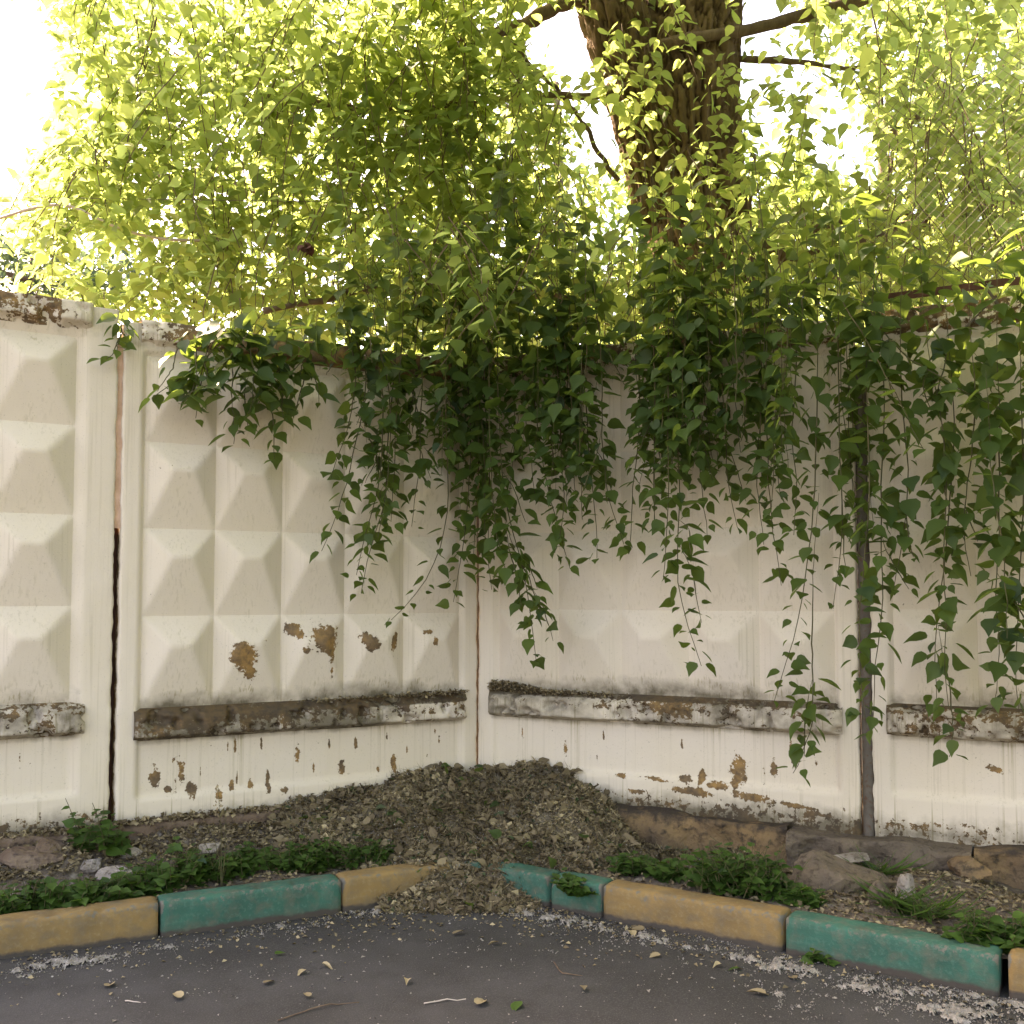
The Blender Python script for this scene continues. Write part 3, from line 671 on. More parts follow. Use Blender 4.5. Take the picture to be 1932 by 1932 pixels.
# (points in photo, distance in front of the panels, leaf size, spacing, share of bare stem)
H_ = [
 ([(640, 560), (700, 700), (665, 880), (640, 960), (605, 1035)], .35, .085, .038, .1), ([(760, 560), (745, 760), (735, 960), (700, 1060), (692, 1125)], .3, .088, .034, .05),
 ([(800, 560), (795, 780), (785, 900), (775, 990)], .35, .085, .04, .05), ([(690, 600), (722, 760), (715, 900), (690, 1010), (672, 1090)], .45, .08, .04, .1),
 ([(840, 560), (840, 800), (850, 960), (820, 1060), (775, 1130), (735, 1165)], .4, .075, .06, .1), ([(860, 560), (885, 800), (880, 950), (862, 1050), (850, 1135)], .35, .09, .034, .05),
 ([(900, 500), (915, 750), (925, 950), (915, 1050), (928, 1115)], .3, .095, .034, .05), ([(935, 480), (938, 750), (948, 950), (985, 1060), (1005, 1170), (1012, 1255)], .5, .095, .038, .05),
 ([(950, 960), (965, 1030), (1000, 1100), (1025, 1160)], .5, .085, .045, .1), ([(985, 500), (1010, 760), (1030, 900), (1050, 980), (1075, 1060)], .35, .095, .036, .05),
 ([(1040, 500), (1055, 700), (1060, 900), (1060, 1010), (1040, 1060)], .4, .09, .034, .05), ([(1080, 520), (1100, 760), (1110, 900), (1125, 990), (1122, 1055)], .3, .085, .036, .05),
 ([(1120, 520), (1140, 720), (1135, 850), (1150, 950), (1180, 1030)], .35, .08, .05, .1), ([(1190, 540), (1205, 740), (1195, 860), (1185, 960), (1180, 1040)], .3, .085, .042, .1),
 ([(1235, 520), (1240, 760), (1245, 880), (1240, 1000)], .4, .09, .036, .05), ([(1270, 480), (1282, 750), (1290, 950), (1280, 1080), (1300, 1180), (1335, 1255)], .45, .09, .036, .05),
 ([(1310, 500), (1315, 760), (1322, 900), (1330, 1000)], .3, .09, .036, .05), ([(1350, 500), (1360, 700), (1370, 850), (1372, 930), (1385, 1005)], .35, .088, .042, .05),
 ([(1390, 540), (1400, 680), (1405, 760), (1395, 840)], .4, .08, .045, .05), ([(1450, 520), (1445, 750), (1455, 900), (1470, 1010), (1485, 1110)], .35, .085, .046, .1),
 ([(1432, 560), (1440, 740), (1425, 900), (1445, 1030)], .3, .085, .05, .1), ([(1500, 520), (1505, 700), (1495, 820), (1510, 930), (1500, 1030)], .35, .08, .045, .05),
 ([(1540, 500), (1545, 700), (1540, 850), (1535, 980), (1522, 1120), (1490, 1250), (1465, 1325)], .4, .085, .042, .0), ([(1545, 930), (1535, 1080), (1528, 1250), (1520, 1380), (1478, 1465)], .35, .085, .04, .62),
 ([(1580, 500), (1585, 700), (1590, 850), (1600, 1000), (1575, 1150)], .35, .085, .046, .05), ([(1620, 480), (1625, 750), (1630, 950), (1610, 1100), (1605, 1240), (1620, 1370)], .45, .088, .036, .05),
 ([(1660, 500), (1670, 760), (1660, 950), (1665, 1130), (1650, 1240), (1645, 1380)], .35, .088, .038, .05), ([(1700, 560), (1710, 760), (1720, 900), (1715, 1000), (1700, 1100)], .35, .09, .042, .05),
 ([(1740, 600), (1770, 780), (1780, 900), (1770, 1050), (1790, 1140), (1775, 1250), (1790, 1335)], .4, .092, .036, .05), ([(1790, 620), (1800, 780), (1790, 950), (1778, 1080), (1755, 1200), (1765, 1330)], .3, .092, .038, .05),
 ([(1830, 620), (1845, 760), (1835, 900), (1820, 1000), (1840, 1080)], .35, .09, .04, .05), ([(1880, 600), (1885, 800), (1880, 1000), (1875, 1150), (1885, 1250), (1862, 1330)], .4, .095, .034, .05),
 ([(1920, 600), (1925, 800), (1930, 1000), (1918, 1150), (1905, 1260), (1912, 1340)], .35, .095, .034, .05), ([(1960, 600), (1960, 900), (1950, 1100), (1945, 1300)], .4, .095, .036, .05),
 ([(1770, 1180), (1790, 1290), (1800, 1380), (1790, 1430)], .3, .08, .03, .6), ([(1860, 700), (1870, 900), (1890, 1050), (1900, 1190)], .5, .095, .036, .05),
 ([(1575, 560), (1640, 640), (1700, 750), (1740, 830)], .5, .085, .04, .2), ([(1640, 600), (1720, 680), (1800, 720), (1880, 760)], .45, .095, .04, .1),
 # twigs lying over the coping of the left panel
 ([(470, 590), (420, 640), (370, 700), (290, 755)], .32, .088, .034, .05), ([(480, 590), (440, 640), (440, 740), (440, 830)], .3, .10, .032, .05), ([(560, 590), (520, 650), (530, 720), (535, 795)], .35, .10, .036, .1),
 ([(580, 600), (575, 650), (560, 740)], .35, .09, .035, .0), ([(400, 600), (340, 640), (330, 690), (300, 735)], .3, .08, .036, .0), ([(520, 590), (470, 640), (480, 700), (465, 770)], .35, .09, .036, .0), ([(420, 600), (395, 660), (370, 745)], .28, .10, .045, .0),
 ([(500, 585), (450, 650), (400, 720), (345, 740)], .4, .10, .034, .1), ([(540, 585), (500, 650), (490, 720), (500, 760)], .25, .105, .034, .0), ([(600, 590), (585, 650), (560, 690), (520, 740)], .4, .10, .034, .0), ([(450, 590), (400, 640), (385, 690), (400, 740)], .38, .10, .034, .0),
 ([(232, 585), (225, 620), (205, 650), (193, 668)], .10, .07, .03, .0), ([(235, 585), (228, 630), (218, 662)], .09, .065, .03, .0), ([(620, 620), (640, 660), (622, 715)], .2, .07, .05, .0), ([(600, 600), (680, 640), (700, 720), (672, 800)], .35, .085, .038, .0),
]
rr = np.random.RandomState(77)
paths = []
for i, (pp, off, sz, spc, bare) in enumerate(H_):
    if i < 38 and pp[0][1] < 700: pp = [(pp[0][0]+rr.uniform(-30, 30), pp[0][1]-rr.uniform(140, 230))]+pp
    pts = [P(a, b_, fy(min(max(a, 150), 1940), off)) for a, b_ in pp]
    path = smooth_path(pts, 26, rr, .012)
    paths.append((path, i)); SH.along(path, spc*(.8 if i < 24 else .92), sz, rr, bare, own=i, pet=.042)
    if i < 22 and bare < .3 and i not in (4,):
        k2 = rr.randint(20, 25); tw = path[:k2]+np.linspace(0, 1, k2)[:, None]*np.array((rr.choice([-1, 1])*rr.uniform(.05, .13), rr.uniform(-.08, .03), 0)); tw = smooth_path(tw, 22, rr, .012)
        paths.append((tw, i)); SH.along(tw, spc, sz, rr, .3, own=i, pet=.04)
    # short side shoots in the upper, denser part
    L = len(path)
    if i < 38 or (38 < i < 48):
        for _ in range(rr.randint(2, 5) if 650 < pp[-1][0] < 1400 else rr.randint(0, 3)):
            k = rr.randint(2, int(L*.8)); p0 = path[k]; ln = rr.uniform(.2, .5)
            p1 = p0+np.array((rr.uniform(-.18, .18), rr.uniform(-.12, .12), -ln)); mid = (p0+p1)/2+np.array((rr.uniform(-.05, .05), 0, .05))
            side = smooth_path([p0, mid, p1], 10, rr, .01); paths.append((side, i)); SH.along(side, .04, sz*.92, rr, .1, own=i)
# denser random shoots across the top edge of the panels
env = lambda px: np.interp(px, [600, 660, 700, 760, 800, 850, 900, 950, 1000, 1060, 1110, 1145, 1165, 1200, 1250, 1300, 1370, 1400, 1420, 1450, 1500, 1540, 1600, 1640, 1700, 1770, 1830, 1890, 1960],
    [700, 860, 900, 920, 860, 960, 1000, 960, 960, 950, 930, 840, 760, 880, 940, 940, 900, 820, 780, 900, 880, 930, 1000, 1100, 1000, 1120, 1000, 1150, 1200])
ndense = 0
for _ in range(48):
    cc_ = [(735, 42), (895, 42), (895, 42), (1075, 40), (1285, 55), (1285, 60), (1465, 26), (1590, 36), (1285, 60)][rr.randint(9)]; px = rr.normal(*cc_) if rr.uniform() < .8 else rr.uniform(640, 1960); top = rr.uniform(480, 700); bot = top + (env(px)-top)*rr.uniform(.6, 1.0); off = rr.uniform(.08, .6)
    if px > 1640: top -= 60
    if 1650 < px < 1850 and rr.uniform() < .5: continue
    Y0 = fy(px, off); path = smooth_path([P(px, top, Y0), P(px+rr.uniform(-15, 15), (top+bot)/2, Y0), P(px+rr.uniform(-25, 25), bot, Y0)], 12, rr, .012)
    paths.append((path, -1)); SH.along(path, .038, .084, rr, .4 if px > 1640 else 0, own=-1)
pos, D, Nn, size, var, own = SH.cat()
# the 300 leaves that stand out most against the panels become parts of their twig
qx, qy = proj(pos)
score = np.where((own >= 0) & (qx > 0) & (qx < 1932), qy+rr.uniform(0, 120, len(qy))+size*2500, -1)
score = np.where((own >= 38) & (own < 53) & (qx > 0), score+330, score)
big = np.argsort(-score)[:300]; isbig = np.zeros(len(pos), bool); isbig[big] = True
variants = []
for k in range(6):
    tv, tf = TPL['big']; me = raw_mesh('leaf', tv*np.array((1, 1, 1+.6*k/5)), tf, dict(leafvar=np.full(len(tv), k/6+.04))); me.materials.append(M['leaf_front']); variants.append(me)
twig_obj = {}
for i in range(len(H_)):
    b = MB()
    for path, o_ in paths:
        if o_ == i: b.tube(path-TO, np.interp(np.linspace(0, 1, len(path)), [0, .3, .5, 1], [.0012, .002, .0042, .0018]), 4, cap=False)
    twig_obj[i] = mobj('hanging_twig', b.mesh('hanging_twig'), M['stem'], tree)
X_, Y_, Z_ = leaf_frames(D, Nn)
for i in big:
    o = bpy.data.objects.new('leaf', variants[min(5, int(var[i]*6))]); col.objects.link(o); o.parent = twig_obj[int(own[i])]
    mt = Matrix([[X_[i][r]*size[i], Y_[i][r]*size[i], Z_[i][r]*size[i], pos[i][r]-TO[r]] for r in range(3)]+[[0, 0, 0, 1]]); o.matrix_local = mt
b = MB()
for path, o_ in paths:
    if o_ < 0: b.tube(path-TO, np.interp(np.linspace(0, 1, len(path)), [0, .4, 1], [.0010, .0028, .0015]), 3, cap=False)
mobj('thin_twigs', b.mesh('thin_twigs'), M['stem'], tree, kind='stuff')
s_ = ~isbig
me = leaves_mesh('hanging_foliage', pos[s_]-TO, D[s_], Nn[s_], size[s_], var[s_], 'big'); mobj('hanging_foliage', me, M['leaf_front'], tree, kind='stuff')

# crown behind and above the fence
HOLES = [(30, 120, 70, 190, 1), (0, 330, 40, 60, .8), (1065, 85, 62, 62, 1), (1010, 30, 50, 30, .9), (1165, 265, 26, 50, .9), (1140, 215, 30, 30, .7), (1450, 25, 60, 40, 1), (1425, 95, 30, 60, .85), (1570, 240, 66, 80, .84), (1500, 130, 60, 40, .6),
         (1620, 300, 50, 60, .8), (1700, 120, 30, 30, .4), (200, 490, 75, 50, .75), (330, 60, 30, 40, .5), (300, 430, 50, 60, .45), (1110, 500, 45, 25, .5), (150, 190, 40, 60, .6), (1880, 130, 40, 40, .6), (1450, 250, 30, 60, .6), (620, 610, 26, 18, .8)]
def hole_keep(p, rr, k=1.0):
    x, y = proj(p); keep = np.ones(len(x), bool)
    for (hx, hy, rx, ry, s) in HOLES:
        d = ((x-hx)/rx)**2+((y-hy)/ry)**2; d = d + (vnoise(x/40, y/40, hx, 3)-.5)*.9
        keep &= ~((d < 1) & (rr.uniform(size=len(x)) < s*k))
    return keep
CR = Shoots(); crown_paths = []
def curtain(n, x0, x1, y0, y1, d0, d1, size, spacing, len_, rr, behind=True, lean=0, var0=0.0, dens=None):
    for _ in range(n):
        px = rr.uniform(x0, x1); py = rr.uniform(y0, y1)
        if dens is not None and rr.uniform() > dens(px, py): continue
        Y0 = rr.uniform(d0, d1)
        if behind: Y0 = max(Y0, wallY(min(max(px, -200), 2200))+.25)
        p0 = P(px, py, Y0); L = rr.uniform(*len_)
        p1 = p0+np.array((lean*L+rr.uniform(-.32, .32), rr.uniform(-.2, .2), -L))
        path = smooth_path([p0, (p0+p1)/2+np.array((lean*.3*L+rr.uniform(-.06, .06), 0, .03)), p1], 10, rr, .015)
        crown_paths.append(path); CR.along(path, spacing, size, rr, 0, var0=var0, pet=.075)
rr = np.random.RandomState(5)
leftdens = lambda px, py: 1.0 if px > 150 else (.75 if (py > 180 and py < 330) else .35)
curtain(760, 70, 900, -150, 570, 6.6, 8.4, .088, .037, (.3, .9), rr, lean=-.12, dens=leftdens)
curtain(90, 20, 300, 150, 400, 7.2, 9.5, .09, .04, (.3, .8), rr, lean=-.1)
curtain(400, 830, 1300, -120, 540, 6.9, 8.4, .085, .042, (.3, .8), rr, dens=lambda px, py: 1.0 if (px < 1090-.15*min(py, 200) or py > 450) else .15)
curtain(140, 1090, 1470, 20, 610, 6.9, 7.7, .085, .045, (.25, .7), rr, dens=lambda px, py: 1.0 if px > 1410 else (.65 if py > 380 else .2))
curtain(330, 1400, 1990, -120, 540, 6.8, 9.0, .088, .045, (.3, 1.0), rr)
curtain(60, 1600, 1990, 0, 520, 6.2, 6.8, .095, .06, (.3, .9), rr, behind=False)
curtain(70, 700, 1500, 380, 600, 6.0, 6.7, .085, .045, (.3, .6), rr, behind=False)
# unseen, above the frame; the overhead shoots are added to block zenith light
curtain(170, 1150, 2300, -900, -200, 6.8, 10, .10, .07, (.5, 1.2), rr)
for _ in range(640):
    Y0 = rr.uniform(2.6, 7.4); x0 = rr.uniform(-2.2, 4.6)*(.6+.4*Y0/7); zt = HC+.66*Y0+.45+rr.uniform(0, 1.6); L = rr.uniform(.3, .6)
    path = smooth_path([(x0, Y0, zt+L), (x0+rr.uniform(-.2, .2), Y0+rr.uniform(-.2, .2), zt+L*.5), (x0+rr.uniform(-.3, .3), Y0+rr.uniform(-.3, .3), zt)], 8, rr, .02)
    crown_paths.append(path); CR.along(path, .045, .15, rr, 0)
for _ in range(420):          # unseen shoots at right, added to block sky light on the panels
    x0 = rr.uniform(3.9, 8.5); Y0 = rr.uniform(-3, 5.2); zt = rr.uniform(1.8, 7.5)
    if x0 < .62*Y0+1.2: continue
    path = smooth_path([(x0, Y0, zt+.9), (x0+rr.uniform(-.2, .2), Y0+rr.uniform(-.2, .2), zt+.4), (x0+rr.uniform(-.3, .3), Y0+rr.uniform(-.3, .3), zt)], 8, rr, .02)
    CR.along(path, .08, .30, rr, 0, pet=.12)
pos, D, Nn, size, var, own = CR.cat(); kp = hole_keep(pos, rr)
# keep leaves out of the panels
kp &= ~((np.abs(pos[:, 1]-wall_y_at(pos[:, 0])-.06) < .13) & (pos[:, 2] < 3.2))
print('crown leaves', kp.sum())
me = leaves_mesh('crown_foliage', pos[kp]-TO, D[kp], Nn[kp], size[kp], var[kp], 'big'); mobj('crown_foliage', me, M['leaf'], tree, kind='stuff')
b = MB()
for p in crown_paths:
    if hole_keep(p[::2], rr, 1.5).all() and p[-1, 2] > 0: b.tube(p-TO, np.linspace(.005, .002, len(p)), 3, cap=False)
mobj('crown_twigs', b.mesh('crown_twigs'), M['branch'], tree, kind='stuff')

# ------------------------------------------------------------------ trees farther off
def far_tree(label, base, blobs, n, size, mat, seed, trunk_r=.15, holes=True, name='background_tree'):
    rr = np.random.RandomState(seed); o = empty(name, tuple(base), label=label, cat='tree', group='trees beyond the fence'); B = np.array(base)
    b = MB(); top = max(bl[2] for bl in blobs)
    b.tube([(0, 0, 0), (.1, 0, (top-B[2])*.5), (0, .1, top-B[2])], [trunk_r, trunk_r*.7, trunk_r*.3], 8)
    mobj('trunk', b.mesh('trunk', True), M['branch'], o)
    b = MB(); pts = []
    for (x, y, z, rx, ry, rz) in blobs:
        m_ = int(n*rx*rz/sum(q_[3]*q_[5] for q_ in blobs))
        # twig centres through the volume, leaves clustered round them
        nc = max(6, m_//14); u = rr.normal(size=(nc, 3)); u /= np.linalg.norm(u, axis=1)[:, None]; u *= rr.uniform(.25, 1, (nc, 1))**.5
        cc = np.array((x, y, z))+u*np.array((rx, ry, rz)); pp = np.repeat(cc, 14, 0)+rr.normal(0, .16, (nc*14, 3)); pts.append(pp)
        b.tube([np.array((0, 0, max(.5, z-B[2]-rz*.6))), (np.array((x, y, z))-B)*np.array((.6, .6, 1))+np.array((0, 0, -rz*.3)), np.array((x, y, z))-B], [trunk_r*.5, trunk_r*.3, trunk_r*.12], 6)
    mobj('limbs', b.mesh('limbs', True), M['branch'], o)
    pos = np.concatenate(pts)
    if holes: pos = pos[hole_keep(pos, rr, .93)]
    n_ = len(pos); D = rr.normal(size=(n_, 3))+np.array((0, 0, -.6)); Nn = rr.normal(size=(n_, 3))+np.array((0, 0, .6))
    mobj('foliage', leaves_mesh('foliage', pos-B, D, Nn, size*rr.uniform(.6, 1.2, n_), rr.beta(2, 2, n_), 'mid'), mat, o, kind='stuff')
def bb(px, py, Y, rx, rz): p = P(px, py, Y); return (p[0], p[1], p[2], rx, rx*.8, rz)
far_tree('tall sunlit tree filling the upper left behind the fence', (-3.2, 14, .3), [bb(330, 100, 14, 2.2, 1.7), bb(600, 0, 14, 2.0, 1.8), bb(750, 300, 14, 2, 1.7), bb(420, 380, 14, 1.6, 1.4), bb(600, 520, 14.5, 2.1, 1.2), bb(150, 300, 14, .9, .8)], 7000, .12, M['leaf_far'], 1)
far_tree('yellow-green tree seen between the middle foliage and the big trunk', (.6, 13.5, .3), [bb(950, 420, 13.5, 1.6, 1.6), bb(1080, 620, 13, 1.6, 1.0), bb(880, 150, 13.5, 1.3, 1.2), bb(1280, 500, 13.5, 1.5, 1.6)], 7000, .12, M['leaf_far'], 2)
far_tree('leafy tree behind the wire mesh, right of the big trunk', (4.6, 12.5, .3), [bb(1520, 480, 12.5, 1.3, 1.1), bb(1750, 330, 12.5, 1.5, 1.5), bb(1900, 120, 12.5, 1.5, 1.5), bb(1850, 500, 12, 1.4, 1.0), bb(1680, 60, 12.5, 1.0, .9), bb(1450, 380, 13, .7, 1.0)], 10000, .12, M['leaf_far'], 3)
far_tree('grey-green hazy tree low at the left edge above the coping', (-11, 23, .3), [bb(20, 520, 23, 1.6, .8), bb(130, 540, 23, 1.2, .8), bb(-80, 480, 23, 1.5, 1), bb(215, 520, 23, .8, 1.0)], 3500, .16, M['leaf_greyish'], 4, holes=False)
far_tree('dark green shrubby tree low behind the panels at the centre', (2.2, 16, .3), [bb(1000, 640, 16, 2.2, 1.2), bb(1500, 600, 16, 2.0, 1.3), bb(1800, 560, 16, 2, 1.2), bb(700, 640, 16, 2.2, .9)], 6500, .15, M['leaf_greyish'], 5, holes=False)

# ------------------------------------------------------------------ cables, rail, wire mesh
def cable(name, pts, r, mat, label):
    b = MB(); p = smooth_path(pts, 40, np.random.RandomState(2), .0); b.tube(p, r, 6); return mobj(name, b.mesh(name, True), mat, label=label, cat='cable')
cable('cable', [P(-200, 470, 6.9), P(0, 412, 6.9), P(70, 388, 6.9), P(125, 382, 6.9), P(165, 400, 6.9), P(215, 430, 6.9), P(300, 452, 6.9), P(420, 455, 7.2)], .010, M['cable'], 'thick pale cable with a hump, crossing the sky at the left edge')
cable('wire', [P(-200, 368, 6.8), P(30, 372, 6.8), P(430, 378, 6.8), P(800, 384, 7.2)], .0022, M['wire'], 'thin dark straight wire above the pale cable at the left')
dp = P(579, 462, 6.45); nn = 7; rr = np.random.RandomState(3)
o = mobj('dead_leaf_cluster', leaves_mesh('dead_leaf_cluster', rr.normal(0, .012, (nn, 3)), rr.normal(0, .5, (nn, 3))+np.array((0, 0, -1)), rr.normal(size=(nn, 3)), rr.uniform(.06, .10, nn), np.full(nn, .1), 'big', rr.uniform(2, 4, nn)), M['rust'], label='small brown cluster of dead leaves hanging in the bright foliage above the left panel', cat='dead leaves'); o.location = tuple(dp)
rail = empty('mesh_fence', (Rp(2.4)[0], Rp(2.4)[1], 3.3), RR, label='rusty angle rail with diamond wire mesh mounted above the rightmost panel', cat='wire fence')
def L2(px, py, off=0.0):          # photo position -> rail-local coordinates
    y = wallY(px)+off; p = P(px, py, y); dx = p[0]-Rp(2.4)[0]; dy = p[1]-Rp(2.4)[1]
    return np.array((dx*RU[0]+dy*RU[1], -dx*RU[1]+dy*RU[0], p[2]-3.3))
a_ = L2(1640, 558); b_ = L2(1932, 520); u_ = (b_-a_)/np.linalg.norm(b_-a_)
def angle_bar(name, a_, b_, w_=.045):
    n = 24; V = []; Fc = []
    pr = np.array([(0, 0), (0, -w_), (.006, -w_), (.006, -.006), (w_, -.006), (w_, 0)])
    for i in range(n+1):
        c = a_+(b_-a_)*i/n
        for (y_, z_) in pr: V.append(c+np.array((0, y_+rnd.uniform(-.0015, .0015), z_+rnd.uniform(-.0015, .0015))))
    for i in range(n):
        for j in range(6): Fc.append((i*6+j, i*6+(j+1) % 6, (i+1)*6+(j+1) % 6, (i+1)*6+j))
    Fc += [tuple(range(6)), tuple(n*6+j for j in range(6))[::-1]]
    return mobj(name, raw_mesh(name, V, Fc), M['rust'], rail)
angle_bar('rail', a_, a_+u_*2.3)
for (p1, p2) in [((1818, 622), (1880, 558)), ((1862, 545), (1905, 605)), ((1700, 556), (1704, 600))]:
    b = MB(); b.tube([L2(*p1, -.05), L2(*p2, -.05)], .008, 5); mobj('brace', b.mesh('brace'), M['post'], rail)
b = MB(); sx = .06
hgt = 1.3; wid = 2.6
for i in range(int((wid+hgt)/sx)):
    for sg in (1, -1):
        x0 = i*sx - (hgt if sg > 0 else 0); p0 = np.array((x0, .0, 0)); p1 = np.array((x0+sg*hgt, 0, hgt))
        # clip to the sheet
        t0 = 0.0; t1 = 1.0
        for lim, s in ((0, 1), (wid, -1)):
            a0 = (p0[0]-lim)*s; a1 = (p1[0]-lim)*s
            if a0 < 0 and a1 < 0: t1 = -1; break
            if a0 < 0: t0 = max(t0, a0/(a0-a1))
            elif a1 < 0: t1 = min(t1, a0/(a0-a1))
        if t1-t0 > .02: b.tube([a_*0+np.array((.1, .03, -.02))+p0+(p1-p0)*t0, np.array((.1, .03, -.02))+p0+(p1-p0)*t1], .0013, 3, cap=False)
mobj('wire_mesh', b.mesh('wire_mesh'), M['wire'], rail, kind='stuff')

# ------------------------------------------------------------------ litter heap, fluff, fallen leaves
def heap():
    xs = np.arange(-2.6, 1.8, .018); ys = np.arange(4.4, 7.0, .018); X, Y = np.meshgrid(xs, ys, indexing='ij')
    Z, tt = pile_z(X, Y); vz = np.where(Y-curb_y_at(X) > .1, verge_z(X, Y), 0.0)
    ok = (Z > vz-.03) & (Y < wall_y_at(X)+.05) & (tt > 0)
    fc = grid_faces(len(xs), len(ys)); V = np.stack([X, Y, Z], -1).reshape(-1, 3); kk = ok.ravel()[fc].all(1)
    mobj('litter_bed', raw_mesh('litter_bed', V, fc[kk], smooth=True), M['litter'], heap_root)
    rr = np.random.RandomState(9)
    n = 120000; x = rr.uniform(-2.6, 1.75, n); y = rr.uniform(4.5, 6.95, n); z, tt = pile_z(x, y); vz = np.where(y-curb_y_at(x) > .1, verge_z(x, y), 0.0)
    k = (tt > -.03) & (z > vz-.02) & (y < wall_y_at(x)-.01); x, y, z = x[k], y[k], z[k]
    # never over the free stretches of the curb faces
    n = len(x); z = z+rr.uniform(-.004, .022, n)
    D = rr.normal(size=(n, 3))*np.array((1, 1, .45)); Nn = rr.normal(size=(n, 3))*.6+np.array((0, -.4, 1))
    sz = rr.uniform(.009, .032, n)*np.where(rr.uniform(size=n) < .08, 1.9, 1)
    v = np.clip(rr.beta(1.1, 2.4, n)*(.35+1.3*sstep(.38, .62, fbm(x*3.2, y*3.2, 0, 3, 8))), .07, 1); v = np.where(rr.uniform(size=n) < .05, 0, v)
    h = n//4
    p = np.stack([x, y, z], 1)
    mobj('dry_leaves', leaves_mesh('dry_leaves', p[h:], D[h:], Nn[h:], sz[h:], v[h:], 'flake', rr.uniform(.3, 2.5, n-h)), M['dry'], heap_root, kind='stuff')
    mobj('curled_leaves', leaves_mesh('curled_leaves', p[:h], D[:h], Nn[:h], sz[:h]*1.25, v[:h], 'mid', rr.uniform(1, 4, h)), M['dry'], heap_root, kind='stuff')
    j = rr.choice(n, 14000); j = j[rr.uniform(size=14000) < .2+.8*(fbm(p[j, 0]*4, p[j, 1]*4, 5, 3, 3) > .5)]; m2 = len(j); mobj('fluff_bits', leaves_mesh('fluff_bits', p[j]+np.array((0, 0, .006)), D[j], Nn[j], rr.uniform(.004, .012, m2), np.zeros(m2), 'flake', rr.uniform(.5, 3, m2)), M['fluff'], heap_root, kind='stuff')
    j = rr.choice(n, 26000); mobj('fibres', leaves_mesh('fibres', p[j]+rr.normal(0, .004, (26000, 3)), D[j]+rr.normal(0, .5, (26000, 3)), Nn[j], rr.uniform(.015, .06, 26000), np.clip(rr.beta(1, 2.2, 26000)+.07, 0, 1), 'blade', rr.uniform(.3, 3, 26000)), M['dry'], heap_root, kind='stuff')
    # short twigs sticking out of the heap
    b = MB()
    for i in range(420):
        j = rr.randint(n); q0 = p[j]; d = unit(rr.normal(size=3)*np.array((1, 1, .35))); L = rr.uniform(.03, .13); b.tube([q0, q0+d*L*.5+rr.normal(0, .004, 3), q0+d*L], [.0016, .0014, .0009], 3, cap=False)
    mobj('dry_twigs', b.mesh('dry_twigs'), M['stem'], heap_root, kind='stuff')
    # green leaves lately fallen on it
    j = rr.choice(n, 700, replace=False); mobj('whole_leaves', leaves_mesh('whole_leaves', p[j]+np.array((0, 0, .012)), D[j], Nn[j], rr.uniform(.03, .07, 700), rr.uniform(.07, .42, 700), 'big', rr.uniform(1, 4, 700)), M['dry'], heap_root, kind='stuff')
    j = rr.choice(n, 90, replace=False)
    mobj('green_leaves', leaves_mesh('green_leaves', p[j]+np.array((0, 0, .012)), D[j], Nn[j], rr.uniform(.05, .08, 90), rr.uniform(0, .5, 90), 'big'), M['leaf_front'], heap_root, kind='stuff')
heap_root = empty('litter_heap', (0, 0, 0), label='big brown-grey heap of dry leaves and poplar fluff in the fence corner, spilling over the curb', cat='leaf litter', kind='stuff')
heap()
# litter over the verge and on the ledges
rr = np.random.RandomState(19)
n = 30000; x = rr.uniform(-4.5, 4.5, n); d = rr.beta(1.1, 1.1, n)*1.35+.12; y = curb_y_at(x)+d; k = y < wall_y_at(x)-.03; x, y, d = x[k], y[k], d[k]
k = rr.uniform(size=len(x)) < (.35+.65*(fbm(x*4, y*4, 0, 3, 3) > .48)); x, y = x[k], y[k]; n = len(x)
p = np.stack([x, y, verge_z(x, y)+rr.uniform(0, .012, n)], 1)
mobj('verge_litter', leaves_mesh('verge_litter', p, rr.normal(size=(n, 3))*np.array((1, 1, .3)), rr.normal(size=(n, 3))*.5+np.array((0, 0, 1)), rr.uniform(.01, .036, n), np.clip(rr.beta(1.2, 2.6, n), .07, 1), 'flake', rr.uniform(.3, 2, n)), M['dry'], label='dry crumbled leaves scattered over the earth strip behind the curb', cat='leaf litter', kind='stuff')
n = 5200; s1 = -rr.uniform(.6, 3.6, n); off = rr.uniform(.01, .34, n)
q = np.array((CX, CY))+LU[None]*s1[:, None]+nL[None]*off[:, None]; zz_ = np.maximum(verge_z(q[:, 0], q[:, 1]), np.where(off < .11, .335, 0))+rr.uniform(0, .012, n)
mobj('wall_foot_litter', leaves_mesh('wall_foot_litter', np.column_stack([q, zz_]), rr.normal(size=(n, 3))*np.array((1, 1, .4)), rr.normal(size=(n, 3))*.6+np.array((0, 0, 1)), rr.uniform(.012, .045, n), np.clip(rr.beta(1.2, 2.2, n), .07, 1), 'flake', rr.uniform(.3, 2.5, n)), M['dry'], label='dark dry leaf crumbs along the foot of the two left panels', cat='leaf litter', kind='stuff')
pp = []
for i in range(900):
    s = rr.beta(1, 2.6)*1.0+.1; hgt = .05*math.exp(-((s-.2)/.18)**2)+.015; q = np.array(Rp(s))+nR*rr.uniform(.0, .06); pp.append((q[0], q[1], .965+rr.uniform(0, hgt)))
for i in range(420):
    s = -rr.beta(1, 1.8)*1.2-.1; q = np.array(Lp(s))+nL*rr.uniform(.0, .05); pp.append((q[0], q[1], .945+rr.uniform(0, .02)))
pp = np.array(pp); n = len(pp)
